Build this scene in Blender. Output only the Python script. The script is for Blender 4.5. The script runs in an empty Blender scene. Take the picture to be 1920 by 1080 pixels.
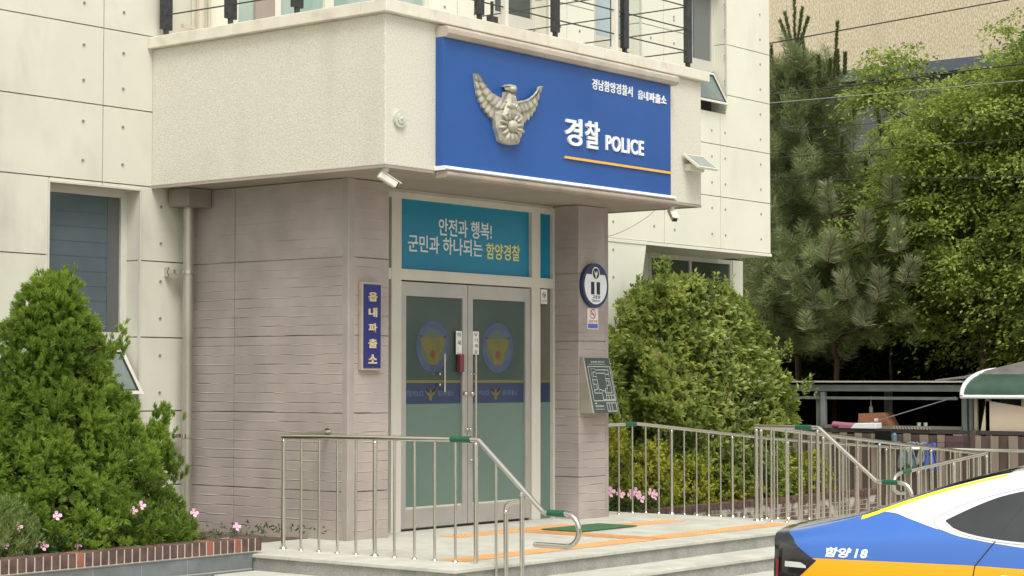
import bpy, bmesh, math, random
import numpy as np
from mathutils import Vector, Matrix, noise as mnoise
R = math.radians
random.seed(7)
S = bpy.context.scene
COL = S.collection

# ------------------------------------------------------------------ camera, sky, sun, exposure
CAM = Vector((-14.34, -13.57, 2.13)); YAW = .6733; PITCH = .047688; FPX = 3621.35
F = Vector((math.cos(PITCH)*math.cos(YAW), math.cos(PITCH)*math.sin(YAW), math.sin(PITCH)))
RT = Vector((math.sin(YAW), -math.cos(YAW), 0)); UP = RT.cross(F)
cd = bpy.data.cameras.new('camera'); co = bpy.data.objects.new('camera', cd); COL.objects.link(co)
cd.sensor_width = 36; cd.lens = FPX/1920*36; cd.clip_end = 500; cd.clip_start = .1
M = Matrix((RT, UP, -F)).transposed().to_4x4(); M.translation = CAM; co.matrix_world = M
S.camera = co
W = bpy.data.worlds.new('World'); S.world = W; W.use_nodes = True
nt = W.node_tree; bg = nt.nodes['Background']
SUN_EL, SUN_AZ = 58, 232          # azimuth of the direction towards the sun, degrees from +X
sky = nt.nodes.new('ShaderNodeTexSky'); sky.sky_type = 'NISHITA'; sky.sun_disc = False
sky.sun_elevation = R(SUN_EL); sky.sun_rotation = R(90-SUN_AZ); sky.air_density = 1.2; sky.dust_density = 4
hs = nt.nodes.new('ShaderNodeHueSaturation'); hs.inputs['Saturation'].default_value = .12   # thin cloud cover
nt.links.new(sky.outputs[0], hs.inputs['Color'])
wt = nt.nodes.new('ShaderNodeMix'); wt.data_type = 'RGBA'; wt.blend_type = 'MULTIPLY'
wt.inputs[0].default_value = 1; wt.inputs[7].default_value = (1.0, .995, .965, 1)
nt.links.new(hs.outputs[0], wt.inputs[6]); nt.links.new(wt.outputs[2], bg.inputs[0])
bg.inputs[1].default_value = .15
sd = bpy.data.lights.new('sun', 'SUN'); so = bpy.data.objects.new('sun', sd); COL.objects.link(so)
sd.energy = 1.5; sd.angle = R(24); sd.color = (1, .975, .92)
dv = Vector((math.cos(R(SUN_EL))*math.cos(R(SUN_AZ)), math.cos(R(SUN_EL))*math.sin(R(SUN_AZ)), math.sin(R(SUN_EL))))
so.rotation_euler = dv.to_track_quat('Z', 'Y').to_euler(); so.location = dv*40
vs = S.view_settings; vs.view_transform = 'Standard'; vs.look = 'None'; vs.exposure = .35; vs.gamma = 1
S.render.engine = 'CYCLES'

# ------------------------------------------------------------------ materials
def srgb(r, g, b):
    return tuple(((c/255)/12.92 if c/255 <= .04045 else ((c/255+.055)/1.055)**2.4) for c in (r, g, b))
def mat(name, c1, c2=None, scale=6, rough=.7, metal=0, bump=0, bscale=40, spec=.5, stretch=None, detail=4, coat=0, lo=.35, hi=.65, trans=0):
    m = bpy.data.materials.new(name); m.use_nodes = True
    n = m.node_tree; b = n.nodes['Principled BSDF']; L = n.links
    b.inputs['Roughness'].default_value = rough; b.inputs['Metallic'].default_value = metal
    b.inputs['Specular IOR Level'].default_value = spec; b.inputs['Coat Weight'].default_value = coat
    b.inputs['Base Color'].default_value = (*c1, 1)
    geo = n.nodes.new('ShaderNodeNewGeometry')
    mp = n.nodes.new('ShaderNodeMapping'); L.new(geo.outputs['Position'], mp.inputs[0])
    if stretch: mp.inputs['Scale'].default_value = stretch
    if c2 is not None:
        t = n.nodes.new('ShaderNodeTexNoise'); t.inputs['Scale'].default_value = scale; t.inputs['Detail'].default_value = detail
        L.new(mp.outputs[0], t.inputs['Vector'])
        r = n.nodes.new('ShaderNodeValToRGB'); r.color_ramp.elements[0].position = lo; r.color_ramp.elements[1].position = hi
        r.color_ramp.elements[0].color = (*c1, 1); r.color_ramp.elements[1].color = (*c2, 1)
        L.new(t.outputs[0], r.inputs[0]); L.new(r.outputs[0], b.inputs['Base Color'])
    if bump:
        t2 = n.nodes.new('ShaderNodeTexNoise'); t2.inputs['Scale'].default_value = bscale; t2.inputs['Detail'].default_value = 3
        L.new(mp.outputs[0], t2.inputs['Vector'])
        bp = n.nodes.new('ShaderNodeBump'); bp.inputs['Strength'].default_value = bump; bp.inputs['Distance'].default_value = .01
        L.new(t2.outputs[0], bp.inputs['Height']); L.new(bp.outputs[0], b.inputs['Normal'])
    return m
def leafmat(name, cols, trans=.35, rough=.5, gain=1.0):
    cols = [tuple(min(v*gain, .7) for v in c) for c in cols]
    m = bpy.data.materials.new(name); m.use_nodes = True
    n = m.node_tree; L = n.links; b = n.nodes['Principled BSDF']; out = n.nodes['Material Output']
    g = n.nodes.new('ShaderNodeNewGeometry'); r = n.nodes.new('ShaderNodeValToRGB')
    e = r.color_ramp.elements
    while len(e) < len(cols): e.new(.5)
    for i, c in enumerate(cols): e[i].position = i/(len(cols)-1); e[i].color = (*c, 1)
    # patches of younger and older leaves on top of the leaf to leaf variation
    t = n.nodes.new('ShaderNodeTexNoise'); t.inputs['Scale'].default_value = 1.7; L.new(g.outputs['Position'], t.inputs['Vector'])
    a = n.nodes.new('ShaderNodeMath'); a.operation = 'MULTIPLY_ADD'; a.inputs[1].default_value = .55
    mr = n.nodes.new('ShaderNodeMapRange'); mr.inputs[1].default_value = .35; mr.inputs[2].default_value = .65; mr.inputs[4].default_value = .45
    L.new(t.outputs[0], mr.inputs[0]); L.new(g.outputs['Random Per Island'], a.inputs[0]); L.new(mr.outputs[0], a.inputs[2])
    L.new(a.outputs[0], r.inputs[0]); L.new(r.outputs[0], b.inputs['Base Color'])
    b.inputs['Roughness'].default_value = rough; b.inputs['Specular IOR Level'].default_value = .35
    tr = n.nodes.new('ShaderNodeBsdfTranslucent'); L.new(r.outputs[0], tr.inputs[0])
    mx = n.nodes.new('ShaderNodeMixShader'); mx.inputs[0].default_value = trans
    L.new(b.outputs[0], mx.inputs[1]); L.new(tr.outputs[0], mx.inputs[2]); L.new(mx.outputs[0], out.inputs[0])
    return m
def boardmat(name, c1, c2, cd_, line=.1):
    """painted board-marked concrete: broken horizontal board lines, blotchy paint"""
    m = mat(name, c1, c2, scale=1.6, rough=.8, bump=.12, bscale=60, detail=5)
    n = m.node_tree; L = n.links; b = n.nodes['Principled BSDF']
    base = b.inputs['Base Color'].links[0].from_socket
    g = n.nodes.new('ShaderNodeNewGeometry'); sp = n.nodes.new('ShaderNodeSeparateXYZ'); L.new(g.outputs['Position'], sp.inputs[0])
    def math_(op, a, b_=None, c=None):
        x = n.nodes.new('ShaderNodeMath'); x.operation = op
        for i, v in enumerate((a, b_, c)):
            if v is None: continue
            if isinstance(v, (int, float)): x.inputs[i].default_value = v
            else: L.new(v, x.inputs[i])
        return x.outputs[0]
    t = n.nodes.new('ShaderNodeTexNoise'); t.inputs['Scale'].default_value = 2.2; L.new(g.outputs['Position'], t.inputs['Vector'])
    wob = math_('MULTIPLY_ADD', t.outputs[0], .012, sp.outputs[2])
    fr = math_('FRACT', math_('DIVIDE', wob, line))
    d = math_('ABSOLUTE', math_('SUBTRACT', fr, .5))
    ln = n.nodes.new('ShaderNodeMapRange'); ln.inputs[1].default_value = .42; ln.inputs[2].default_value = .5; L.new(d, ln.inputs[0])
    mp = n.nodes.new('ShaderNodeMapping'); mp.inputs['Scale'].default_value = (2.2, 2.2, 11); L.new(g.outputs['Position'], mp.inputs[0])
    t2 = n.nodes.new('ShaderNodeTexNoise'); t2.inputs['Scale'].default_value = 1; L.new(mp.outputs[0], t2.inputs['Vector'])
    mk = n.nodes.new('ShaderNodeMapRange'); mk.inputs[1].default_value = .44; mk.inputs[2].default_value = .64; L.new(t2.outputs[0], mk.inputs[0])
    mk2 = n.nodes.new('ShaderNodeMapRange'); mk2.inputs[1].default_value = .52; mk2.inputs[2].default_value = .36; L.new(t2.outputs[0], mk2.inputs[0])
    zt_ = n.nodes.new('ShaderNodeMapRange'); zt_.inputs[1].default_value = 3.9; zt_.inputs[2].default_value = 2.7; zt_.inputs[3].default_value = .3; L.new(sp.outputs[2], zt_.inputs[0])
    lz = math_('MULTIPLY', ln.outputs[0], zt_.outputs[0])
    f1 = math_('MULTIPLY', lz, mk.outputs[0]); f2 = math_('MULTIPLY', lz, mk2.outputs[0])
    mx = n.nodes.new('ShaderNodeMix'); mx.data_type = 'RGBA'; L.new(math_('MULTIPLY', f1, .42), mx.inputs[0]); L.new(base, mx.inputs[6]); mx.inputs[7].default_value = (*cd_, 1)
    mx2 = n.nodes.new('ShaderNodeMix'); mx2.data_type = 'RGBA'; L.new(math_('MULTIPLY', f2, .42), mx2.inputs[0]); L.new(mx.outputs[2], mx2.inputs[6]); mx2.inputs[7].default_value = (.60, .54, .49, 1)
    L.new(mx2.outputs[2], b.inputs['Base Color'])
    bp = n.nodes.new('ShaderNodeBump'); bp.inputs['Strength'].default_value = .7; bp.inputs['Distance'].default_value = .012
    L.new(math_('SUBTRACT', f2, f1), bp.inputs['Height']); L.new(b.inputs['Normal'].links[0].from_socket, bp.inputs['Normal'])
    L.new(bp.outputs[0], b.inputs['Normal'])
    return m
def stained(m, col, zscale=.35, scale=2.5, lo=.52, hi=.75, amt=.6):
    """rain streaks and dirt patches mixed into a wall's paint"""
    n = m.node_tree; L = n.links; b = n.nodes['Principled BSDF']
    g = n.nodes.new('ShaderNodeNewGeometry'); mp = n.nodes.new('ShaderNodeMapping'); mp.inputs['Scale'].default_value = (1, 1, zscale)
    L.new(g.outputs['Position'], mp.inputs[0])
    t = n.nodes.new('ShaderNodeTexNoise'); t.inputs['Scale'].default_value = scale; t.inputs['Detail'].default_value = 6; L.new(mp.outputs[0], t.inputs['Vector'])
    mr = n.nodes.new('ShaderNodeMapRange'); mr.inputs[1].default_value = lo; mr.inputs[2].default_value = hi; mr.inputs[4].default_value = amt
    L.new(t.outputs[0], mr.inputs[0])
    mx = n.nodes.new('ShaderNodeMix'); mx.data_type = 'RGBA'; L.new(mr.outputs[0], mx.inputs[0])
    if b.inputs['Base Color'].links: L.new(b.inputs['Base Color'].links[0].from_socket, mx.inputs[6])
    else: mx.inputs[6].default_value = b.inputs['Base Color'].default_value
    mx.inputs[7].default_value = (*col, 1); L.new(mx.outputs[2], b.inputs['Base Color'])
    return m

K = {}
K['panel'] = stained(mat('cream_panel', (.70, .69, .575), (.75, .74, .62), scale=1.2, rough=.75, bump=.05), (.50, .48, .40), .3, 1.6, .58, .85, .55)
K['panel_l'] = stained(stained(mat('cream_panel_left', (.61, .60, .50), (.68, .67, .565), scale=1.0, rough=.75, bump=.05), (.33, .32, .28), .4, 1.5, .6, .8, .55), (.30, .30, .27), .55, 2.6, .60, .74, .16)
K['joint'] = mat('joint_grey', (.30, .30, .265), rough=.9)
K['plaster'] = stained(mat('rough_plaster', (.57, .54, .455), (.68, .65, .56), scale=55, rough=.95, bump=.5, bscale=75, detail=2), (.47, .43, .36), .25, 2.2, .52, .85, .5)
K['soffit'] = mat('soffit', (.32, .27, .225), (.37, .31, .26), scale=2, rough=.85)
K['brown'] = boardmat('board_marked_wall', (.335, .288, .262), (.425, .368, .335), (.17, .135, .12))
K['brown_plain'] = mat('smooth_brown', (.325, .285, .255), (.375, .33, .30), scale=3, rough=.8, bump=.05)
K['coping'] = stained(mat('coping_stone', (.66, .61, .50), (.72, .68, .58), scale=5, rough=.8, bump=.1), (.42, .38, .32), 1, 6, .55, .8, .5)
K['mould'] = stained(mat('moulding', (.40, .36, .29), (.50, .46, .38), scale=4, rough=.55), (.46, .34, .28), 1, 3, .5, .7, .55)
K['white'] = stained(mat('white_paint_metal', (.68, .66, .57), rough=.45), (.5, .47, .38), .5, 3, .6, .85, .4)
K['alu'] = mat('white_aluminium', (.56, .54, .47), (.60, .58, .51), scale=3, rough=.45)
K['blue'] = mat('sign_blue', srgb(32, 78, 146), srgb(38, 85, 154), scale=1, rough=.38)
K['navy'] = mat('navy', srgb(28, 38, 110), rough=.5)
K['letter'] = mat('white_letter', (.82, .84, .84), rough=.5)
K['gold'] = mat('gold_line', srgb(236, 180, 80), rough=.45)
K['emblem'] = mat('weathered_bronze', (.34, .31, .235), (.52, .49, .40), scale=14, rough=.5, metal=.15, bump=.15, bscale=50)
K['teal'] = mat('teal_film', srgb(16, 122, 156), srgb(18, 130, 164), scale=1, rough=.25)
K['steel'] = mat('brushed_steel', (.60, .575, .51), (.68, .65, .58), scale=3, rough=.16, metal=.95, stretch=(1, 1, .2))
K['steel_d'] = mat('door_steel', (.43, .41, .38), (.48, .46, .425), scale=3, rough=.4, metal=.45)
K['pipe'] = stained(mat('pipe_steel', (.46, .43, .37), rough=.38, metal=.6), (.3, .26, .22), .3, 5, .5, .7, .5)
K['sleeve'] = mat('green_sleeve', (.012, .10, .05), rough=.35)
K['frost'] = mat('frosted_film', srgb(97, 119, 109), srgb(102, 125, 114), scale=1, rough=.3)
K['dglass'] = mat('dark_glass', (.05, .065, .058), (.075, .09, .078), scale=.8, rough=.08, spec=.6)
K['band'] = mat('blue_band_film', srgb(44, 56, 88), rough=.3)
K['ylw_film'] = mat('yellow_film', srgb(112, 110, 44), rough=.35)
K['ring_film'] = mat('ring_film', srgb(56, 74, 110), srgb(70, 86, 114), scale=9, rough=.35)
K['inner_film'] = mat('inner_film', srgb(78, 92, 82), rough=.35)
K['bird_film'] = mat('bird_film', srgb(104, 102, 44), srgb(98, 92, 46), scale=9, rough=.35)
K['red_film'] = mat('red_film', srgb(104, 62, 44), rough=.35)
K['pale_film'] = mat('pale_film', srgb(92, 110, 136), rough=.4)
K['paper'] = mat('paper', (.74, .73, .68), rough=.7)
K['black'] = mat('black', (.015, .015, .017), rough=.5)
K['ink'] = mat('ink', (.03, .035, .08), rough=.6)
K['red'] = mat('red_plastic', (.20, .035, .05), rough=.35)
K['dark_steel'] = mat('charcoal_steel', (.035, .035, .036), (.06, .06, .06), scale=20, rough=.5, metal=.3)
K['winglass'] = mat('blind_glass', (.085, .115, .13), (.11, .145, .16), scale=1, rough=.1, spec=.5)
K['greenglass'] = mat('green_glass', (.26, .36, .31), (.40, .50, .44), scale=2.2, rough=.1, spec=.6, stretch=(1, 1, .3))
K['blueglass'] = mat('pale_glass', (.34, .44, .46), (.44, .52, .53), scale=1.5, rough=.12, spec=.6)
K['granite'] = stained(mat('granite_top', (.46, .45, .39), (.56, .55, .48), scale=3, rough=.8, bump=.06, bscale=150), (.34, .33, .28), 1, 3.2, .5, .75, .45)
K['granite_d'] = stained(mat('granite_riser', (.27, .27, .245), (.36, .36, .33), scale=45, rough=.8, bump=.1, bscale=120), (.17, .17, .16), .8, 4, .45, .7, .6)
K['tactile'] = mat('tactile_orange', srgb(216, 164, 108), srgb(202, 152, 100), scale=5, rough=.7)
K['mat'] = mat('green_mat', (.045, .13, .05), (.06, .16, .065), scale=40, rough=.95, bump=.5, bscale=300)
K['brick'] = mat('brick', (.075, .044, .037), (.14, .080, .064), scale=9, rough=.9, bump=.3, bscale=60)
K['brick_o'] = mat('brick_orange', (.26, .09, .055), (.32, .12, .08), scale=9, rough=.9, bump=.3, bscale=60)
K['brick_s'] = mat('brick_scuffed', (.12, .07, .058), (.46, .43, .38), scale=5, rough=.9, bump=.3, lo=.47, hi=.60)
K['mortar'] = mat('mortar', (.50, .46, .40), rough=.95)
K['gtile'] = mat('grey_tile', (.13, .145, .15), (.18, .20, .205), scale=6, rough=.6)
K['soil'] = mat('soil', (.06, .045, .03), (.12, .09, .06), scale=12, rough=1, bump=.6)
K['ground'] = mat('paving_ground', (.38, .37, .32), (.46, .45, .39), scale=2, rough=.9, bump=.15, bscale=90)
K['concrete'] = mat('concrete', (.42, .41, .36), (.5, .49, .43), scale=3, rough=.9, bump=.1)
K['bark'] = mat('bark', (.07, .05, .035), (.12, .08, .055), scale=14, rough=1, bump=.6)
K['redbark'] = mat('pine_bark', (.075, .04, .028), (.11, .06, .04), scale=14, rough=1, bump=.5)
K['beige'] = stained(mat('far_plaster', (.54, .45, .30), (.74, .65, .47), scale=30, rough=.95, bump=.5, bscale=34, detail=2, stretch=(1, 1, .45), lo=.40, hi=.62), (.38, .32, .24), .15, 1.1, .5, .8, .5)
K['slate'] = mat('slate_band', (.10, .12, .15), rough=.6)
K['fartile'] = mat('far_grey', (.12, .125, .125), (.15, .155, .155), scale=1, rough=.5)
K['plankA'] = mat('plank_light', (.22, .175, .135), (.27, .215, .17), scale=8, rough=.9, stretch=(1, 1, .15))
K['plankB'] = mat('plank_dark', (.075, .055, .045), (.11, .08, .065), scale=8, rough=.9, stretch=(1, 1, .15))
K['shedgrey'] = mat('shed_grey', (.18, .21, .20), (.22, .25, .235), scale=4, rough=.5)
K['shadow'] = mat('shade_black', (.012, .013, .012), rough=1, spec=.1)  # near-black colour stands in for shade inside the shed and under the awning
K['awngreen'] = mat('awning_green', (.038, .075, .055), (.055, .10, .075), scale=3, rough=.4)
K['roofgrey'] = mat('old_roof', (.12, .11, .10), (.17, .155, .14), scale=4, rough=.85)
K['tan'] = mat('tan_board', (.58, .47, .36), (.62, .51, .40), scale=1.5, rough=.8)
K['cardboard'] = mat('cardboard', (.26, .115, .055), (.31, .14, .07), scale=5, rough=.9)
K['pink'] = mat('pink_foam', (.36, .13, .20), rough=.8)
K['bluecloth'] = mat('blue_cloth', (.05, .09, .38), (.07, .13, .48), scale=14, rough=.9, bump=.5)
K['greycloth'] = mat('grey_cloth', (.14, .19, .20), (.24, .30, .31), scale=22, rough=.95, bump=.5)
K['wire'] = mat('wire', (.05, .045, .04), rough=.7)
K['wire_l'] = mat('wire_light', (.30, .30, .27), rough=.7)
K['petal'] = mat('petal', (.80, .36, .56), (.86, .52, .68), scale=60, rough=.6)
K['petal_c'] = mat('petal_centre', (.75, .72, .35), rough=.6)
G = lambda r, g, b: (r, g, b)
K['yew'] = leafmat('yew_needles', [(.075, .125, .020), (.145, .225, .034), (.23, .335, .048), (.36, .46, .08)], .5, .6, 1.25)
K['broad'] = leafmat('broad_leaves', [(.06, .095, .024), (.13, .18, .045), (.22, .28, .06), (.35, .41, .10), (.38, .33, .12)], .45, .32, 1.25)
K['pine'] = leafmat('pine_needles', [(.075, .10, .038), (.14, .18, .068), (.25, .30, .12), (.44, .48, .24)], .4, .5, 1.15)
K['pine_l'] = leafmat('pine_needles_pale', [(.09, .11, .05), (.18, .21, .10), (.33, .36, .19), (.52, .54, .33)], .3, .45)
K['candle'] = leafmat('pine_candle', [(.07, .11, .03), (.11, .16, .05), (.15, .15, .06)], .2, .5)
K['maple'] = leafmat('maple_leaves', [(.12, .16, .045), (.22, .29, .07), (.36, .44, .10), (.54, .61, .15)], .58, .7, 1.1)
K['shade_fill'] = leafmat('shade_dark_leaves', [(.012, .026, .010), (.03, .055, .018), (.055, .095, .03)], .3, .5)  # leaf colour darkened to stand for deep shade behind the trees
K['yellowleaf'] = leafmat('yellow_leaves', [(.10, .16, .025), (.24, .30, .035), (.46, .48, .05), (.58, .55, .07)], .45, .5)
K['paleleaf'] = leafmat('pale_leaves', [(.14, .19, .06), (.25, .33, .10), (.38, .46, .17)], .45, .6)
K['flowerleaf'] = leafmat('flower_leaves', [(.03, .07, .015), (.06, .12, .03), (.1, .16, .05)], .3, .5)

# ------------------------------------------------------------------ mesh helpers
def tag(o, label=None, cat=None, group=None, kind=None):
    if label: o['label'] = label
    if cat: o['category'] = cat
    if group: o['group'] = group
    if kind: o['kind'] = kind
    return o
def thing(name, label, cat, loc=(0, 0, 0), group=None):
    o = bpy.data.objects.new(name, None); COL.objects.link(o); o.location = loc; o.empty_display_size = .2
    return tag(o, label, cat, group)
def herm(xk, yk, x):
    i = min(max(np.searchsorted(xk, x)-1, 0), len(xk)-2); h = xk[i+1]-xk[i]; t_ = min(max((x-xk[i])/h, 0), 1)
    def tg(j):
        if j == 0: return (yk[1]-yk[0])/(xk[1]-xk[0])
        if j == len(xk)-1: return (yk[-1]-yk[-2])/(xk[-1]-xk[-2])
        a = (yk[j]-yk[j-1])/(xk[j]-xk[j-1]); b = (yk[j+1]-yk[j])/(xk[j+1]-xk[j])
        return 0 if a*b <= 0 else 2*a*b/(a+b)
    m0, m1 = tg(i)*h, tg(i+1)*h
    return (2*t_**3-3*t_**2+1)*yk[i]+(t_**3-2*t_**2+t_)*m0+(-2*t_**3+3*t_**2)*yk[i+1]+(t_**3-t_**2)*m1
class MB:
    def __init__(s): s.v = []; s.f = []; s.m = []; s.sm = []
    def add(s, vs, fs, mi=0, smooth=False):
        k = len(s.v); s.v += [tuple(v) for v in vs]
        for f in fs: s.f.append(tuple(i+k for i in f)); s.m.append(mi); s.sm.append(smooth)
        return s
    def box(s, x0, x1, y0, y1, z0, z1, mi=0):
        v = [(x, y, z) for z in (z0, z1) for y in (y0, y1) for x in (x0, x1)]
        return s.add(v, [(0, 2, 3, 1), (4, 5, 7, 6), (0, 1, 5, 4), (2, 6, 7, 3), (0, 4, 6, 2), (1, 3, 7, 5)], mi)
    def prism(s, pts, axis, a, b, mi=0):
        """polygon pts in the two other axes, extruded a->b along axis (0,1,2)"""
        def P(p, t):
            return {0: (t, p[0], p[1]), 1: (p[0], t, p[1]), 2: (p[0], p[1], t)}[axis]
        n = len(pts); v = [P(p, a) for p in pts]+[P(p, b) for p in pts]
        f = [tuple(range(n)), tuple(range(2*n-1, n-1, -1))]+[(i, i+n, (i+1) % n+n, (i+1) % n) for i in range(n)]
        return s.add(v, f, mi)
    def tube(s, path, r, n=10, mi=0, cap=True, r2=None):
        path = [Vector(p) for p in path]; rings = []; N = len(path)
        up = None
        for i, p in enumerate(path):
            t = ((path[min(i+1, N-1)]-p).normalized()+(p-path[max(i-1, 0)]).normalized())
            t = t.normalized() if t.length > 1e-6 else (path[min(i+1, N-1)]-path[max(i-1, 0)]).normalized()
            if up is None: up = Vector((0, 0, 1)) if abs(t.z) < .9 else Vector((1, 0, 0))
            a = t.cross(up).normalized(); b = a.cross(t).normalized(); up = b
            rr = r if r2 is None else r+(r2-r)*i/(N-1)
            rings.append([p+a*rr*math.cos(2*math.pi*k/n)+b*rr*math.sin(2*math.pi*k/n) for k in range(n)])
        v = [q for rg in rings for q in rg]; f = []
        for i in range(N-1):
            for k in range(n): f.append((i*n+k, i*n+(k+1) % n, (i+1)*n+(k+1) % n, (i+1)*n+k))
        s.add(v, f, mi, True)
        if cap: s.add(rings[0], [tuple(range(n-1, -1, -1))], mi); s.add(rings[-1], [tuple(range(n))], mi)
        return s
    def ball(s, c, r, mi=0, n=10, sc=(1, 1, 1)):
        v = []; f = []
        for i in range(n//2+1):
            a = math.pi*i/(n//2)
            for k in range(n): b = 2*math.pi*k/n; v.append((c[0]+r*sc[0]*math.sin(a)*math.cos(b), c[1]+r*sc[1]*math.sin(a)*math.sin(b), c[2]+r*sc[2]*math.cos(a)))
        for i in range(n//2):
            for k in range(n): f.append((i*n+k, (i+1)*n+k, (i+1)*n+(k+1) % n, i*n+(k+1) % n))
        return s.add(v, f, mi, True)
    def build(s, name, mats, parent=None, bevel=0, local=False):
        me = bpy.data.meshes.new(name)
        off = Vector((0, 0, 0)) if (parent is None or local) else total_loc(parent)
        me.from_pydata([tuple(Vector(v)-off) for v in s.v], [], s.f)
        for m_ in (mats if isinstance(mats, (list, tuple)) else [mats]): me.materials.append(m_)
        me.polygons.foreach_set('material_index', s.m); me.polygons.foreach_set('use_smooth', s.sm)
        me.validate(); me.update()
        o = bpy.data.objects.new(name, me); COL.objects.link(o)
        if parent is not None: o.parent = parent
        if bevel:
            b = o.modifiers.new('bevel', 'BEVEL'); b.width = bevel; b.segments = 2; b.limit_method = 'ANGLE'; b.angle_limit = R(40)
        return o
def total_loc(o):
    v = Vector(o.location)
    while o.parent is not None: o = o.parent; v += Vector(o.location)
    return v
def bx(name, m, parent, x0, x1, y0, y1, z0, z1, bevel=0):
    return MB().box(x0, x1, y0, y1, z0, z1).build(name, m, parent, bevel)

_tc = {}
def text_data(body, bold, spacing=1.0, italic=0):
    key = (body, bold, spacing, italic)
    if key in _tc: return _tc[key]
    cu = bpy.data.curves.new('lettering', 'FONT'); cu.body = body; cu.size = 1; cu.offset = bold; cu.resolution_u = 4
    cu.space_character = spacing; cu.align_x = 'LEFT'; cu.fill_mode = 'FRONT'; cu.extrude = 0; cu.shear = italic
    o = bpy.data.objects.new('lettering_tmp', cu); COL.objects.link(o)
    dg = bpy.context.evaluated_depsgraph_get(); dg.update()
    me = bpy.data.meshes.new_from_object(o.evaluated_get(dg))
    v = [tuple(p.co) for p in me.vertices]; f = [tuple(p.vertices) for p in me.polygons]
    bpy.data.objects.remove(o); bpy.data.curves.remove(cu); bpy.data.meshes.remove(me)
    x0 = min(p[0] for p in v); x1 = max(p[0] for p in v); y0 = min(p[1] for p in v); y1 = max(p[1] for p in v)
    # boundary edges for the sides
    cnt = {}
    for fc in f:
        for i in range(len(fc)):
            a, b = fc[i], fc[(i+1) % len(fc)]; cnt[(a, b)] = cnt.get((a, b), 0)+1
    be = [e for e in cnt if (e[1], e[0]) not in cnt]
    uv = [((p[0]-x0)/(x1-x0), (p[1]-y0)/(y1-y0)) for p in v]
    _tc[key] = (uv, f, be); return _tc[key]
def add_text(mb, body, fn, mi=0, bold=.0, depth=.0, spacing=1.0, italic=0):
    """fn(u,v,d) -> point for u,v in 0..1 and d = height above the surface"""
    uv, f, be = text_data(body, bold, spacing, italic)
    top = [fn(u, v, depth) for u, v in uv]
    mb.add(top, f, mi)
    if depth > .002:
        bot = [fn(u, v, 0) for u, v in uv]; n = len(uv)
        mb.add(top+bot, [(a, a+n, b+n, b) for a, b in be], mi)
    return mb
def planeY(x0, x1, z0, z1, y):
    return lambda u, v, d: (x0+(x1-x0)*u, y-d, z0+(z1-z0)*v)

# ------------------------------------------------------------------ foliage
def unit(a): return a/np.maximum(np.linalg.norm(a, axis=1, keepdims=True), 1e-9)
class Leaves:
    def __init__(s): s.P = []; s.D = []; s.L = []; s.W = []; s.N = []
    def add(s, P, D, L, Wd, N=None):
        n = len(P)
        if N is None: N = np.random.randn(n, 3)
        s.P.append(P); s.D.append(unit(D)); s.L.append(np.broadcast_to(L, (n,))); s.W.append(np.broadcast_to(Wd, (n,))); s.N.append(N)
    def build(s, name, m, parent, fold=.15):
        P = np.concatenate(s.P); D = np.concatenate(s.D); L = np.concatenate(s.L)[:, None]; Wd = np.concatenate(s.W)[:, None]; N = np.concatenate(s.N)
        side = unit(np.cross(D, N)); nn = unit(np.cross(side, D))
        mid = P+D*L*.45+nn*L*fold
        v = np.stack([P, mid+side*Wd*.5, P+D*L, mid-side*Wd*.5], 1).reshape(-1, 3)
        off = np.array(total_loc(parent)) if parent is not None else 0
        v = v-off
        n = len(P); me = bpy.data.meshes.new(name)
        me.vertices.add(4*n); me.vertices.foreach_set('co', v.astype(np.float32).ravel())
        me.loops.add(4*n); me.loops.foreach_set('vertex_index', np.arange(4*n, dtype=np.int32))
        me.polygons.add(n); me.polygons.foreach_set('loop_start', np.arange(0, 4*n, 4, dtype=np.int32))
        me.polygons.foreach_set('loop_total', np.full(n, 4, dtype=np.int32))
        me.materials.append(m); me.update(); me.validate()
        o = bpy.data.objects.new(name, me); COL.objects.link(o)
        if parent is not None: o.parent = parent
        return o
np.random.seed(11)
def lump(p, f=1.0, seed=0):
    return mnoise.noise(Vector((p[0]*f+seed, p[1]*f-seed, p[2]*f+2*seed)))
def rdir(n): return unit(np.random.randn(n, 3))

# ================================================================== SETTING
g = MB(); g.add([(-400, -400, 0), (400, -400, 0), (400, 400, 0), (-400, 400, 0)], [(0, 1, 2, 3)])
tag(g.build('ground', K['ground']), kind='structure', label='pale paved forecourt in front of the steps')
d = mat('sky_dome', (.5, .5, .5))

# ------------------------------------------------------------------ the police station
st = thing('police_station', 'cream panelled police station with brown entrance porch and deep canopy', 'building', (0, 2.4, 0))
YF = 2.4
# façade panels with real gaps
def panels(mb, xs, zs, holes=(), y=YF, skip=(), gap=.006, th=.05):
    """xs, zs: joint positions; holes: list of (x0,x1,z0,z1) openings"""
    cut_x = sorted(set(list(xs)+[h[i] for h in holes for i in (0, 1)])); cut_z = sorted(set(list(zs)+[h[i] for h in holes for i in (2, 3)]))
    for i in range(len(cut_x)-1):
        for j in range(len(cut_z)-1):
            x0, x1, z0, z1 = cut_x[i], cut_x[i+1], cut_z[j], cut_z[j+1]
            cx, cz = (x0+x1)/2, (z0+z1)/2
            if any(h[0] < cx < h[1] and h[2] < cz < h[3] for h in holes): continue
            g0 = gap if x0 in xs else 0; g1 = gap if x1 in xs else 0; h0 = gap if z0 in zs else 0; h1 = gap if z1 in zs else 0
            mb.box(x0+g0, x1-g1, y, y+th, z0+h0, z1-h1)
left_open = (-1.91, -.71, 1.9, 4.16)
zl = [-.1, 1.0, 1.8, 2.59, 3.41, 4.21, 5.02, 5.84, 6.65, 7.46, 8.3]
mb = MB(); panels(mb, [-9, -7.6, -6.2, -4.9, -3.4, -1.91, -1.22, 0.0], zl[:6], [left_open]); 
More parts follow.
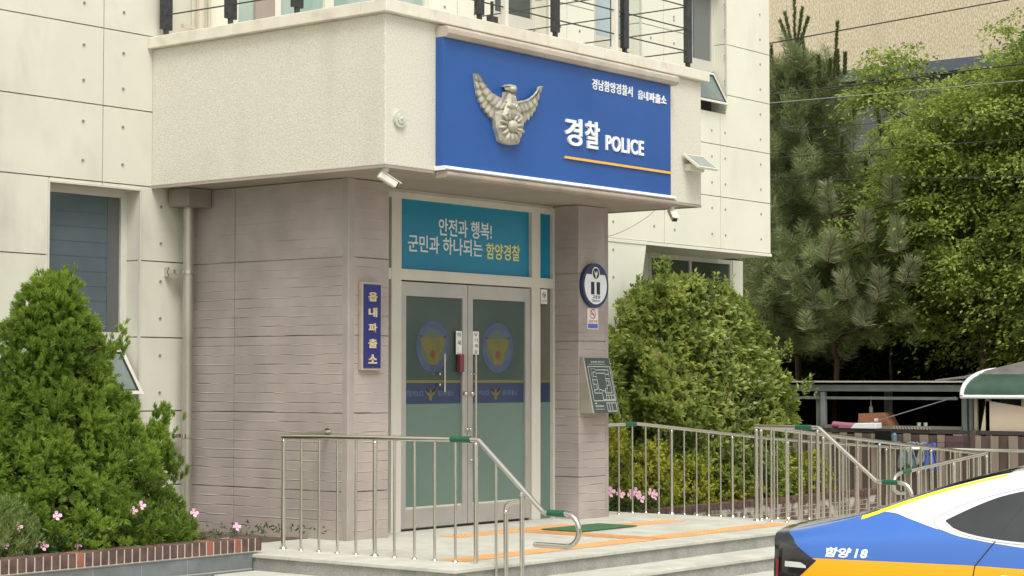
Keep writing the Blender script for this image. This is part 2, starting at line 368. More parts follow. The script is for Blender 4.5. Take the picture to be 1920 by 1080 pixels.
panels(mb, [-9, -7.6, -6.2, -4.9, -3.4, -1.22, 0.0], zl[5:], [])
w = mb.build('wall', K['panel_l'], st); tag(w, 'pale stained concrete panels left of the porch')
# upper façade to the right and over the canopy
zr = [4.15, 4.95, 5.75, 6.55, 7.34, 8.3]
ops = [(.64, 3.98, 5.6, 8.3), (5.3, 6.46, 6.33, 8.3), (7.55, 8.69, 6.33, 8.3), (9.86, 11.0, 6.24, 8.3)]
mb = MB(); panels(mb, [0.0, 4.55, 6.9, 9.29, 10.83, 12.31], zr, ops)
mb.add([(4.5, YF, 4.15), (8.83, YF, 4.15), (8.72, YF, 3.66), (8.55, YF, 2.9), (8.3, YF, 1.9), (7.9, YF, .3), (4.5, YF, .3),
        (4.5, YF+.05, 4.15), (8.83, YF+.05, 4.15), (8.72, YF+.05, 3.66), (8.55, YF+.05, 2.9), (8.3, YF+.05, 1.9), (7.9, YF+.05, .3), (4.5, YF+.05, .3)],
       [(0, 6, 5, 4, 3, 2, 1), (1, 2, 9, 8), (2, 3, 10, 9), (3, 4, 11, 10), (4, 5, 12, 11)])
w = mb.build('wall', K['panel'], st); tag(w, 'cream concrete panels of the upper storey')
# backing behind the joints, side wall and soffit of the overhang
mb = MB()
def back(x0, x1, z0, z1, y=YF+.052):
    mb.add([(x0, y, z0), (x1, y, z0), (x1, y, z1), (x0, y, z1)], [(0, 1, 2, 3)])
back(-9, -1.91, -.1, 8.3); back(-.71, .0, -.1, 8.3); back(-1.91, -.71, -.1, 1.9); back(-1.91, -.71, 4.16, 8.3)
back(0, .64, 4.1, 8.3); back(3.98, 5.3, 4.1, 8.3); back(6.46, 7.55, 4.16, 8.3); back(8.69, 9.86, 4.16, 8.3); back(11, 12.3, 4.16, 8.3)
for a, b in ((.64, 3.98),): back(a, b, 4.1, 5.6)
for a, b in ((5.3, 6.46), (7.55, 8.69), (9.86, 11.0)): back(a, b, 4.16, 6.24)
back(4.5, 7.9, .3, 4.15)
w = mb.build('panel_joint', K['joint'], st)
mb = MB()
mb.box(12.26, 12.31, YF+.05, 9, 4.15, 8.3); mb.box(-9, 12.3, YF+.06, 9, 8.25, 8.3)
mb.box(4.6, 12.31, YF+.003, 9, 4.10, 4.148)
mb.box(4.6, 12.325, YF-.012, YF+.02, 4.10, 4.146)
mb.build('soffit', K['panel'], st)
# ground floor recess on the right
mb = MB(); mb.box(8.3, 10.35, 3.4, 3.5, 0, 4.1); mb.box(12.74, 13.05, 3.38, 3.55, 0, 4.1); mb.box(10.35, 12.74, 3.4, 3.5, 0, 2.6); mb.box(13.0, 13.05, 3.5, 9, 0, 4.1); mb.box(8.0, 8.3, 2.5, 3.45, 0, 4.1)
mb.build('wall', K['panel'], st)
def window(x0, x1, z0, z1, y, glass, bars_x=(), fw=.05, name='window', fm=None, label=None):
    fm = fm or K['alu']
    mb = MB(); mb.box(x0, x0+fw, y-.04, y+.04, z0, z1); mb.box(x1-fw, x1, y-.04, y+.04, z0, z1)
    mb.box(x0+fw, x1-fw, y-.038, y+.038, z1-fw, z1); mb.box(x0+fw, x1-fw, y-.038, y+.038, z0, z0+fw)
    for b in bars_x: mb.box(b-.035, b+.035, y-.036, y+.036, z0+fw, z1-fw)
    o = mb.build(name, fm, st, .004)
    if label: tag(o, label)
    pn = MB().box(x0+fw, x1-fw, y-.006, y+.006, z0+fw, z1-fw).build('pane', glass, o)
    return o
# recessed ground-floor window right of the porch
window(10.33, 12.74, 2.6, 4.1, 3.43, K['dglass'], (11.5,), .07)
mb = MB().box(11.95, 12.2, 3.45, 3.47, 2.65, 4.02); mb.build('curtain', K['blueglass'], st)
# punched windows with reveals
K['trimk'] = mat('gasket_black', (.03, .03, .03), rough=.5)
def punched(x0, x1, z0, z1, glass, hop_open, label, joints=(), drop=0):
    d = .27
    mb = MB(); mb.box(x0-.02, x0+.003, YF+.002, YF+d, z0-drop, z1)
    zz = [z0-drop]+[q for q in joints if z0 < q < z1]+[z1]
    for a, b in zip(zz[:-1], zz[1:]): mb.box(x1-.003, x1+.02, YF+.002, YF+d, a+.006*(a > z0), b-.006*(b < z1))
    MB().box(x1+.002, x1+.021, YF+.06, YF+d-.002, z0, z1).build('reveal_joint', K['joint'], st)
    mb.box(x0+.003, x1-.003, YF+.004, YF+d, z1-.003, z1+.02); mb.box(x0+.003, x1-.003, YF+.004, YF+d, z0-drop-.02, z0-drop+.003)
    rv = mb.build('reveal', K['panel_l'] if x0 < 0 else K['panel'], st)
    # thin metal edge round the opening
    mb = MB(); mb.box(x0-.016, x0+.004, YF-.014, YF+.02, z0, z1+.016); mb.box(x1-.004, x1+.016, YF-.014, YF+.02, z0, z1+.016); mb.box(x0+.004, x1-.004, YF-.012, YF+.02, z1-.004, z1+.016)
    mb.build('edge_trim', K['alu'], st)
    zm = z0+.6
    fr = window(x0, x1, zm, z1, YF+d-.02, glass, (), .075, label=label)
    MB().box(x0+.07, x1-.07, YF+d-.075, YF+d-.058, zm-.02, zm+.14).build('sill_bar', K['alu'], fr)
    if glass is K['winglass']:
        bl = MB(); bl.box(x1-.24, x1-.08, YF+d-.032, YF+d-.029, zm+.08, z1-.08)
        for q in range(9): bl.box(x0+.08, x1-.24, YF+d-.030, YF+d-.0285, zm+.16+.155*q, zm+.1625+.155*q)
        bl.build('blind_edge', mat('blind_lines', (.10, .11, .105), rough=.3), fr)  # grey lines across the blind and a grey strip beside them
    # hopper sash hinged at its top edge
    w_, h_ = x1-x0-.12, .60
    ang = R(36 if x0 < 0 else 28) if hop_open else 0
    hb = MB(); t = .045
    def hp(x, y, z):   # local: z down from hinge 0..-h, y outward
        c, s_ = math.cos(ang), math.sin(ang)
        return (x0+.06+x, YF+d-.05-(-z*s_)-y*c, zm-.03+z*c+(-y*s_)*0)
    def hbox(xa, xb, ya, yb, za, zb, mi=0):
        v = [hp(x, y, z) for z in (za, zb) for y in (ya, yb) for x in (xa, xb)]
        hb.add(v, [(0, 2, 3, 1), (4, 5, 7, 6), (0, 1, 5, 4), (2, 6, 7, 3), (0, 4, 6, 2), (1, 3, 7, 5)], mi)
    hbox(0, t, 0, .045, -h_, 0); hbox(w_-t, w_, 0, .045, -h_, 0); hbox(t, w_-t, 0, .044, -t, 0); hbox(t, w_-t, 0, .044, -h_, -h_+t)
    so_ = hb.build('hopper_sash', K['alu'], fr)
    hb = MB(); hbox(t, t+.018, .012, .047, -h_+t, -t); hbox(w_-t-.018, w_-t, .012, .047, -h_+t, -t); hbox(t+.018, w_-t-.018, .013, .046, -t-.015, -t); hbox(t+.018, w_-t-.018, .013, .046, -h_+t, -h_+t+.015); hb.build('gasket', K['trimk'], fr)
    hb = MB(); hbox(t+.018, w_-t-.018, .015, .025, -h_+t, -t); hb.build('pane', mat('sash_glass', (.13, .17, .155), (.18, .22, .20), scale=3, rough=.15, spec=.35) if hop_open else glass, fr)
    MB().box(x0+.003, x1-.003, YF+d-.0, YF+d+.02, z0-drop, zm).build('room_shade', mat('unlit_room', (.05, .05, .045), rough=.8), fr)  # dark sheet standing in for the unlit room
    MB().box(x0+.003, x1-.003, YF+d-.09, YF+d-.03, z0-drop+.003, z0-drop+.05).build('lower_sill', K['alu'], fr)
    return fr
punched(*left_open, K['winglass'], True, 'tall window left of the porch behind the conical shrub', zl)
punched(5.3, 6.46, 6.33, 8.3, K['dglass'], False, 'first window right of the balcony corner', zr)
punched(7.55, 8.69, 6.33, 8.3, K['blueglass'], False, 'narrow window showing pale blue glass', zr)
punched(9.86, 11.0, 6.33, 8.3, K['blueglass'], True, 'window with its lower sash tilted open', zr, .09)
MB().box(10.45, 10.9, YF+.225, YF+.235, 7.05, 8.2).build('blind_edge', mat('grey_blind', (.16, .17, .16), rough=.4), st)
# glazed opening behind the balcony
fr = MB()
for a, b in ((.64, .70), (1.28, 1.37), (2.10, 2.25), (3.9, 3.98)): fr.box(a, b, YF-.01, YF+.08, 5.6, 8.3)
fr.box(.70, 3.9, YF, YF+.07, 5.6, 5.72)
fo = fr.build('balcony_glazing', K['white'], st)
MB().box(.97, 1.28, YF-.004, YF+.06, 5.72, 8.3).build('beige_pier', K['soffit'], fo)
MB().box(.70, .97, YF+.03, YF+.04, 5.72, 8.3).build('pane', K['greenglass'], fo)
MB().box(1.37, 2.10, YF+.03, YF+.04, 5.72, 8.3).build('pane', K['greenglass'], fo)
MB().box(2.25, 3.9, YF+.03, YF+.04, 5.72, 8.3).build('pane', K['greenglass'], fo)
# tie holes of the form panels: raised discs, recess shade painted up and left
HM = [mat('hole_rim', (.50, .49, .42), rough=.9), mat('hole_shade', (.20, .19, .16), rough=1)]
def hole(x, z, y=YF):
    mb = MB(); mb.tube([(x, y-.003, z), (x, y-.0005, z)], .025, 12, 0); mb.tube([(x-.004, y-.0042, z+.005), (x-.004, y-.0032, z+.005)], .016, 10, 1)
    mb.build('tie_hole', HM, st)
for x, zz in ((-1.48, (4.82, 4.41, 6.06, 5.62, 5.25)), (-.95, (4.81, 4.41, 5.6, 6.04, 5.22)), (-.41, (4.0, 3.6, 3.19, 2.79, 2.39, 1.99, 1.55, 1.2)), (-3.1, (4.8, 4.4, 4.0, 3.6, 3.19, 2.79)), (-3.7, (4.8, 4.4, 4.0, 3.6))):
    for z in zz: hole(x, z)
for x in (9.56, 10.59, 10.97, 12.02):
    for z in (4.36, 4.76, 5.15, 5.55, 5.95, 6.35, 6.75, 7.15, 7.55, 7.95):
        if x in (10.59, 9.56) and z > 6.3 and x > 9.8: continue
        hole(x, z)
for x in (9.02, 7.99):
    for z in (4.38,): hole(x, z)
for z in (3.98, 3.59, 3.2): hole(7.99, z)
for x, z in ((.25, 6.3), (6.75, 7.0), (7.2, 7.0), (6.75, 7.5), (7.2, 6.6), (8.95, 6.75), (8.95, 7.15), (9.56, 7.5), (4.9, 6.9), (4.3, 6.9)): hole(x, z)

# ------------------------------------------------------------------ porch walls
mb = MB(); c = .045
# side wall (X = 0 plane) with smooth corner strip and joints as grooves
def slabs_side(mb, y0, y1, x=0.0, x2=.25):
    zs = [.3, .99, 1.79, 2.59, 3.39, 4.2]
    for a, b in zip(zs[:-1], zs[1:]): mb.box(x, x2, y0, y1, a+.004, b-.004)
slabs_side(mb, .085, 1.675); slabs_side(mb, 1.685, 2.4)
zs = [.3, .99, 1.79, 2.59, 3.39, 4.2]
for a, b in zip(zs[:-1], zs[1:]):
    mb.box(.085, .61, 0, .36, a+.004, b-.004)            # left column front
mr = MB()
for a, b in zip(zs[:-1], zs[1:]):
    mr.box(3.93, 4.46, 0, .55, a+.004, b-.004)           # right column
    mr.box(4.46, 4.54, .06, 2.4, a+.004, b-.004)
mr.build('porch_column', K['brown'], st, .004)
w = mb.build('porch_wall', K['brown'], st, .004); tag(w, 'mauve brown board marked concrete of the porch')
mb = MB()
mb.prism([(.085, .0), (.012, .0), (.0, .012), (.0, .085), (.25, .085), (.25, .05)], 2, .3, 4.2)
MB().prism([(4.46, .0), (4.53, .0), (4.54, .01), (4.54, .06), (4.46, .06)], 2, .3, 4.2).build('corner_strip', K['brown_plain'], st)
MB().box(3.94, 4.45, .01, .54, .3, 4.199).box(4.44, 4.53, .3, 2.4, .3, 4.199).build('column_core', K['brown_plain'], st)
mb.box(.02, .6, .03, .35, .3, 4.199); mb.box(.01, .24, .1, 2.4, .3, 4.199)
mb.box(.25, .61, .4, 2.4, .3, 4.199)
mb.build('corner_strip', K['brown_plain'], st)
# canopy box, soffit, coping
CX0, CX1, CY0 = -.55, 5.05, -1.0
mb = MB(); mb.box(CX0, CX1, CY0, YF, 4.215, 5.70)
o = mb.build('canopy', K['plaster'], st, .012); tag(o, 'rough cream plaster canopy box over the entrance')
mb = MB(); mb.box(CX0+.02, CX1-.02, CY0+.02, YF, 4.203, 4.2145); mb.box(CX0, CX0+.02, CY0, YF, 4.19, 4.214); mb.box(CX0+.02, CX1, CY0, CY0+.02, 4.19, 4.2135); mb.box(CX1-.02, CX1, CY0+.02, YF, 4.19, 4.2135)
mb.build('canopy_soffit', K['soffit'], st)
mb = MB(); lim = .07
def cap_run(x0, x1, y0, y1): mb.box(x0, x1, y0, y1, 5.70, 5.825)
xs = [CX0-lim, 1.42, 3.0, CX1+lim+.02]
for a, b in zip(xs[:-1], xs[1:]): cap_run(a+.002, b-.002, CY0-lim, CY0+.28)
ys = [CY0+.282, 1.08, YF]
for a, b in zip(ys[:-1], ys[1:]): cap_run(CX0-lim, CX0+.25, a+.002, b-.002); cap_run(CX1-.2, CX1+lim, a+.002, b-.002)
mb.box(CX0+.25, CX1-.2, CY0+.28, YF, 5.66, 5.72)
o = mb.build('coping', K['coping'], st, .008)

# ------------------------------------------------------------------ glazed entrance, frame plane Y = .4
GY = .4
mb = MB()
for a, b in ((.62, .68), (1.04, 1.2), (3.49, 3.65), (3.9, 3.93)): mb.box(a, b, GY-.05, GY+.07, .5, 4.17)
for a, b in ((.68, 1.04), (1.2, 3.49), (3.65, 3.9)):
    mb.box(a, b, GY-.048, GY+.068, 4.10, 4.17); mb.box(a, b, GY-.048, GY+.068, 3.215, 3.335)
mb.box(.62, 3.93, GY-.03, GY+.08, 4.1705, 4.2)
ef = mb.build('entrance_frame', K['alu'], st, .004)
for a, b in ((.68, 1.04), (1.2, 3.49), (3.65, 3.9)):
    MB().box(a, b, GY, GY+.01, 3.335, 4.10).build('transom_panel', K['teal'], ef)
for a, b in ((.68, 1.04), (3.65, 3.9)):
    MB().box(a, b, GY, GY+.01, .5, 1.87).build('side_pane', K['frost'], ef)
    MB().box(a, b, GY, GY+.01, 1.87, 2.10).build('side_band', K['band'], ef)
    MB().box(a, b, GY, GY+.01, 2.13, 3.215).build('side_pane', mat('side_glass', (.10, .105, .08), (.13, .135, .10), scale=1, rough=.12), ef)
    MB().box(a, b, GY, GY+.01, 2.10, 2.13).build('side_line', K['ylw_film'], ef)
bw, by = mat('banner_white', (.70, .74, .74), rough=.5), mat('banner_yellow', srgb(222, 220, 120), rough=.5)
for body_, a, m_ in (('안전과 행복!', (1.87, 2.80, 3.735, 3.93), bw), ('군민과 하나되는', (1.36, 2.63, 3.53, 3.72), bw), ('함양경찰', (2.70, 3.32, 3.515, 3.70), by)):
    mb = MB(); add_text(mb, body_, planeY(*a, GY), 0, .012, .003); mb.build('banner_lettering', m_, ef)
# interior behind the doors
MB().box(.66, 3.92, GY+1.2, GY+1.25, .5, 4.1).build('inner_wall', mat('lobby', (.16, .16, .14), rough=.9), st)

def bird(mb, cx, cz, w, h, y, mi):
    """flat eagle-shaped mark: spread wings, head, shield body"""
    P = [(-.5, .42), (-.36, .18), (-.2, .06), (-.08, .12), (-.06, .3), (.06, .3), (.08, .12), (.2, .06), (.36, .18), (.5, .42), (.42, .05), (.3, -.12), (.17, -.2), (.13, -.45), (.06, -.5), (-.06, -.5), (-.13, -.45), (-.17, -.2), (-.3, -.12), (-.42, .05)]
    v = [(cx+p[0]*w, y, cz+p[1]*h) for p in P]+[(cx, y, cz-.05*h)]
    mb.add(v, [(i, (i+1) % 20, 20) for i in range(20)], mi)
def disc(mb, cx, cz, rx, rz, y, mi, n=40, a0=0, a1=2*math.pi, ri=0):
    o_ = [(cx+rx*math.cos(a0+(a1-a0)*i/n), y, cz+rz*math.sin(a0+(a1-a0)*i/n)) for i in range(n+1)]
    if ri:
        i_ = [(cx+rx*ri*math.cos(a0+(a1-a0)*i/n), y, cz+rz*ri*math.sin(a0+(a1-a0)*i/n)) for i in range(n+1)]
        mb.add(o_+i_, [(i, i+1, i+n+2, i+n+1) for i in range(n)], mi)
    else: mb.add(o_+[(cx, y, cz)], [(i, i+1, n+1) for i in range(n)], mi)
def door(x0, x1, handle_x, handle_z, hs, label):
    rt = MB(); y0, y1 = GY-.03, GY+.03
    rt.box(x0, x0+.085, y0, y1, .53, 3.20); rt.box(x1-.085, x1, y0, y1, .53, 3.20)
    rt.box(x0+.085, x1-.085, y0+.001, y1-.001, 3.045, 3.20); rt.box(x0+.085, x1-.085, y0+.001, y1-.001, .53, .735)
    dr = rt.build('door', K['steel_d'], st, .003); tag(dr, label)
    a, b = x0+.085, x1-.085
    MB().box(a, b, GY, GY+.01, .755, 1.87).build('frosted_glass', K['frost'], dr)
    MB().box(a, b, GY, GY+.01, 2.13, 3.045).build('upper_glass', K['dglass2'], dr)
    MB().box(a, b, GY, GY+.01, 1.87, 2.10).build('blue_band', K['band'], dr)
    MB().box(a, b, GY, GY+.01, 2.10, 2.13).build('yellow_line', K['ylw_film'], dr)
    MB().box(a, b, GY-.012, GY+.012, .735, .755).build('glazing_bead', K['alu'], dr)
    cx = (a+b)/2+.0; mb = MB(); yy = GY-.002
    disc(mb, cx, 2.50, .28, .285, yy, 0, ri=.72); disc(mb, cx, 2.50, .28*.72, .285*.72, yy, 1)
    bird(mb, cx, 2.49, .46, .34, yy-.0015, 2)
    v0 = [(cx-.20, yy-.0016, 2.60), (cx+.20, yy-.0016, 2.60), (cx+.13, yy-.0016, 2.44), (cx+.07, yy-.0016, 2.30), (cx-.07, yy-.0016, 2.30), (cx-.13, yy-.0016, 2.44)]
    mb.add(v0, [(0, 5, 4, 3, 2, 1)], 2)
    disc(mb, cx, 2.42, .045, .045, yy-.003, 3, 16)
    mb.build('emblem_decal', [K['ring_film'], K['inner_film'], K['bird_film'], K['red_film']], dr)
    mb = MB(); bird(mb, cx-.04, 1.985, .19, .16, yy, 1)
    add_text(mb, '읍내파출소', planeY(cx+.08, cx+.36, 1.955, 2.02, yy), 0, .01, .001)
    add_text(mb, '경찰 POLICE', planeY(a+.03, cx-.16, 1.955, 2.02, yy), 0, .01, .001)
    mb.build('band_lettering', [K['pale_film'], K['bird_film']], dr)
    hd = MB(); z0, z1 = handle_z
    hd.tube([(handle_x, GY-.10, z0), (handle_x, GY-.10, z1)], .014, 10)
    for z in (z0+.08, z1-.22): hd.tube([(handle_x, GY-.10, z), (handle_x, GY-.02, z)], .010, 8); hd.ball((handle_x+hs*.0, GY-.03, z), .02)
    hd.build('pull_handle', K['steel'], dr)
    kn = MB(); kn.ball((2.34-hs*.06, GY-.045, 1.98), .03); kn.build('lock_knob', K['steel'], dr)
    kn = MB(); kn.ball((2.34-hs*.03, GY-.045, 1.58), .022); kn.build('lock_knob', K['steel'], dr)
    return dr
K['dglass2'] = mat('door_glass', (.048, .078, .070), (.080, .108, .095), scale=.9, rough=.1, spec=.5)
dl = door(1.215, 2.335, 1.86, (2.0, 2.42), 1, 'left leaf of the steel framed entrance doors')
drr = door(2.345, 3.475, 2.40, (1.15, 2.42), -1, 'right leaf of the steel framed entrance doors')
MB().box(2.15, 2.225, GY-.08, GY-.03, 2.22, 2.42).build('red_lock_box', K['red'], dl, .008)
MB().box(2.16, 2.215, GY-.045, GY-.03, 2.43, 2.52).build('lock_label', K['letter'], dl, .003)
def notice(name, x0, x1, z0, z1, y, body, label, horizontal=False):
    t = thing(name, label, 'notice', ((x0+x1)/2, y, z0))
    MB().box(x0, x1, y-.003, y, z0, z1).build('sheet', K['paper'], t)
    mb = MB()
    if horizontal: add_text(mb, body, planeY(x0+.01, x1-.01, z0+.02, z0+.05, y-.0035), 0, .01, .001)
    else:
        n = len(body); h = (z1-z0)/n
        for i, ch in enumerate(body): add_text(mb, ch, planeY(x0+.022, x1-.022, z1-h*(i+.82), z1-h*(i+.2), y-.0035), 0, .01, .001)
    mb.build('lettering', K['ink'], t)
    return t
notice('door_notice', 2.13, 2.235, 2.42, 2.68, GY-.031, '미세요', 'white vertical notice on the left door leaf near the joint')
notice('door_notice', 2.425, 2.53, 2.42, 2.68, GY-.031, '당기세요', 'white vertical notice on the right door leaf near the joint')
t = notice('cctv_notice', 3.655, 3.775, 3.03, 3.20, GY-.052, 'CCTV', 'small square camera notice beside the door under the teal panel', True)
mb = MB(); disc(mb, 3.715, 3.135, .035, .035, GY-.0555, 0, 20, ri=.75); bird(mb, 3.715, 3.135, .05, .04, GY-.056, 0); mb.build('pictogram', K['ink'], t)
t = thing('edge_notice', 'small white strip at the edge of the left porch column', 'notice', (.6, .37, 2.2)); MB().box(.615, .66, .385, .40, 2.42, 2.62).build('sheet', K['paper'], t)

# ------------------------------------------------------------------ sign board on the canopy
sg = thing('police_sign', 'wide blue police sign board with white lettering on the canopy front', 'sign', (2.2, -1.0, 4.27))
SY = -1.10
bx('board', K['blue'], sg, .19, 4.25, SY, CY0-.002, 4.262, 5.552, .004)
def moulding(z0, z1, name, m, x0=.19, x1=4.33, dy=.075):
    prof = [(CY0-.002, z0), (SY-dy*.5, z0), (SY-dy, z0+(z1-z0)*.3), (SY-dy, z1-.03), (SY-dy*.6, z1), (CY0-.002, z1)]
    mb = MB(); mb.prism(prof, 0, x0, x1); return mb.build(name, m, sg, .006)
moulding(5.554, 5.665, 'top_moulding', K['mould'])
moulding(4.218, 4.26, 'white_trim', K['letter'], .17, 4.27, .07)
moulding(4.14, 4.215, 'bottom_moulding', stained(mat('dull_moulding', (.27, .23, .19), (.36, .31, .25), scale=4, rough=.5), (.40, .27, .23), 1, 3, .45, .7, .6), .19, 4.33, .07)
mb = MB()
add_text(mb, '경', planeY(2.19, 2.50, 4.665, 4.965, SY), 0, .018, .022)
add_text(mb, '찰', planeY(2.56, 2.82, 4.665, 4.965, SY), 0, .018, .022)
mb.build('lettering', K['letter'], sg); mb = MB()
add_text(mb, 'POLICE', planeY(2.95, 3.68, 4.675, 4.845, SY), 0, .022, .018, 1.12)
mb.build('lettering', K['letter'], sg); mb = MB()
add_text(mb, '경남함양경찰서', planeY(2.70, 3.47, 5.325, 5.445, SY), 0, .012, .01, 1.08)
add_text(mb, '읍내', planeY(3.58, 3.78, 5.315, 5.42, SY), 0, .012, .01, 1.08)
add_text(mb, '파출소', planeY(3.80, 4.15, 5.31, 5.42, SY), 0, .025, .01, 1.05)
mb.build('lettering', K['letter'], sg)
MB().box(2.19, 4.235, SY-.02, SY-.001, 4.515, 4.54).build('gold_line', K['gold'], sg)
# relief eagle emblem
def emblem(cx, cz):
    mb = MB(); y0 = SY
    def rel(poly, d, mi=0, bev=.35):
        n = len(poly); ccx = sum(p[0] for p in poly)/n; ccz = sum(p[1] for p in poly)/n
        a = [(cx+p[0], y0, cz+p[1]) for p in poly]
        b = [(cx+p[0], y0-d*.65, cz+p[1]) for p in poly]
        c_ = [(cx+ccx+(p[0]-ccx)*(1-bev), y0-d, cz+ccz+(p[1]-ccz)*(1-bev)) for p in poly]
        mid = [(cx+ccx, y0-d*1.05, cz+ccz)]
        mb.add(a+b+c_+mid, [(i, (i+1) % n, n+(i+1) % n, n+i) for i in range(n)]+[(n+i, n+(i+1) % n, 2*n+(i+1) % n, 2*n+i) for i in range(n)]+[(2*n+i, 2*n+(i+1) % n, 3*n) for i in range(n)], mi)
    def cv(pts, t_): return Vector((herm([p[0] for p in pts], [p[1] for p in pts], t_), herm([p[0] for p in pts], [p[2] for p in pts], t_)))
    bone = [(0, .07, .10), (.25, .16, .13), (.5, .28, .175), (.75, .40, .27), (1, .50, .40)]
    endc = [(0, .11, -.16), (.25, .24, -.14), (.5, .37, -.03), (.75, .46, .14), (1, .508, .41)]
    for s_ in (-1, 1):
        for lay, (rmax, d0, nf) in enumerate(((1.0, .028, 9), (.48, .055, 7))):
            NT, NR = 72, 8; v_ = []
            for i in range(NT+1):
                t_ = i/NT; ph = (t_*nf) % 1.0; sc = math.sin(math.pi*ph)**.5 if 0 < ph < 1 else 0
                B = cv(bone, t_); E = cv(endc, min(t_+.03, 1)); rm = rmax*(.84+.16*sc)
                for j in range(NR+1):
                    r_ = j/NR*rm; p = B+(E-B)*r_; bend = .035*math.sin(math.pi*r_)*(1-t_)
                    dz = d0+.020*(1-ph)+.006*sc+(.012 if j == 0 else 0)-(.012 if j == NR else 0)
                    v_.append((cx+s_*(p.x+bend), y0-dz, cz+p.y))
            k0 = [(i*(NR+1)+j, (i+1)*(NR+1)+j, (i+1)*(NR+1)+j+1, i*(NR+1)+j+1) for i in range(NT) for j in range(NR)]
            mb.add(v_, k0, 0, True)
            edge = [i*(NR+1)+NR for i in range(NT+1)]
            mb.add([v_[e] for e in edge]+[(v_[e][0], y0, v_[e][2]) for e in edge], [(i, i+1, NT+2+i, NT+1+i) for i in range(NT)], 0)
        mb.tube([(cx+s_*cv(bone, i/16).x, y0-.055+.02*i/16, cz+cv(bone, i/16).y) for i in range(17)], .026, 8, r2=.009)
    # neck and breast
    rel([(-.05, .24), (.05, .24), (.09, .05), (.15, -.12), (-.15, -.12), (-.09, .05)], .11)
    mb.ball((cx+.0, y0-.09, cz+.275), .052, 0, 12, (1.1, .8, .8))
    mb.add([(cx-.05, y0-.10, cz+.30), (cx-.14, y0-.10, cz+.275), (cx-.12, y0-.10, cz+.245), (cx-.04, y0-.10, cz+.255), (cx-.05, y0-.06, cz+.28)], [(0, 1, 2, 3), (0, 4, 1), (3, 2, 4)], 0)
    rel([(-.07, .31), (-.02, .345), (.05, .34), (.085, .30), (.0, .29)], .10)
    # shield
    rel([(-.23, -.06), (-.15, .0), (.15, .0), (.23, -.06), (.20, -.26), (.14, -.43), (.05, -.455), (-.05, -.455), (-.14, -.43), (-.20, -.26)], .075, 0, .12)
    # rose of sharon: ring of radial petals round an oval heart
    def ell(c, a, b, d_):
        n_ = 10; v_ = []; f_ = []
        for i in range(n_//2+1):
            al = math.pi*i/n_
            for k in range(n_): be = 2*math.pi*k/n_; q = a*(math.sin(al)*math.cos(be))+b*(math.sin(al)*math.sin(be)); v_.append((c[0]+q.x, c[1]-d_*math.cos(al), c[2]+q.y))
        for i in range(n_//2):
            for k in range(n_): f_.append((i*n_+k, (i+1)*n_+k, (i+1)*n_+(k+1) % n_, i*n_+(k+1) % n_))
        mb.add(v_, f_, 0, True)
    for k in range(14):
        a = 2*math.pi*k/14+.2; r1 = .125+.02*(k % 2); u_ = Vector((math.cos(a), math.sin(a)*1.12)); w_ = Vector((-u_.y, u_.x))
        ell((cx+r1*u_.x, y0-.075, cz-.215+r1*u_.y), u_*.062, w_*.026, .035)
    ell((cx, y0-.085, cz-.215), Vector((.068, 0)), Vector((0, .085)), .06)
    for k in range(5): a = R(40+25*k); ell((cx+.075*math.cos(a), y0-.10, cz-.02+.075*math.sin(a)), Vector((math.cos(a), math.sin(a)))*.05, Vector((-math.sin(a), math.cos(a)))*.02, .03)
    mb.tube([(cx-.30, y0-.03, cz+.135), (cx+.30, y0-.03, cz+.135)], .011, 6)
    return mb
em = emblem(1.19, 4.92); em.v = [(1.19+(p[0]-1.19)*1.07, p[1], 4.92+(p[2]-4.92)*.78) for p in em.v]; em.build('eagle_emblem', K['emblem'], sg)

# name plate beside the door
t = thing('name_plate', 'narrow vertical blue name plate with gold characters beside the door', 'sign', (.30, 0, 2.2))
MB().box(.145, .445, -.05, -.002, 2.23, 3.14).build('frame', mat('plate_frame', (.40, .33, .25), (.46, .39, .30), scale=9, rough=.5), t, .006)
MB().box(.17, .425, -.058, -.049, 2.255, 3.115).build('plate', K['navy'], t)
mb = MB()
for i, ch in enumerate('읍내파출소'): add_text(mb, ch, planeY(.235, .36, 2.94-.16*i, 3.035-.16*i, -.058), 0, .03, .01)
mb.build('lettering', mat('gold_letter', (.62, .50, .30), rough=.4), t)

# street number plate
t = thing('number_plate', 'round white and navy house number plate on the right porch column', 'sign', (4.22, 0, 3.25))
NX, NZ = 4.205, 3.255
mb = MB(); mb.tube([(NX, -.003, NZ), (NX, -.05, NZ)], .262, 48); mb.build('rim', mat('plate_navy', (.025, .035, .11), rough=.4), t)
mb = MB(); fp = [(NX+.225*math.cos(R(-215+250*i/40)), -.052, NZ+.225*math.sin(R(-215+250*i/40))) for i in range(41)]; mb.add(fp, [tuple(range(41))]); mb.build('face', K['letter'], t)
mb = MB(); disc(mb, NX, NZ+.142, .078, .078, -.054, 1, 24); disc(mb, NX, NZ+.142, .064, .064, -.056, 0, 24)
mb.build('crest_disc', [mat('crest_black', (.02, .02, .025), rough=.5), K['letter']], t)
mb = MB(); add_text(mb, '1', planeY(NX-.098, NX-.030, NZ-.108, NZ+.040, -.053), 0, .012, .001); add_text(mb, '1', planeY(NX+.015, NX+.083, NZ-.108, NZ+.040, -.053), 0, .012, .001)
add_text(mb, '고운로', planeY(NX-.07, NX+.09, NZ-.158, NZ-.118, -.053), 0, .02, .001); add_text(mb, 'Goun-ro', planeY(NX-.08, NX+.085, NZ-.195, NZ-.165, -.053), 0, .01, .001)
mb.build('lettering', mat('plate_ink', (.015, .015, .05), rough=.5), t)
mb = MB(); bird(mb, NX, NZ+.14, .08, .10, -.0575, 0); mb.build('crest', K['letter'], t)
t = thing('no_smoking_notice', 'small white and blue no smoking sticker under the round number plate', 'notice', (4.21, 0, 2.75))
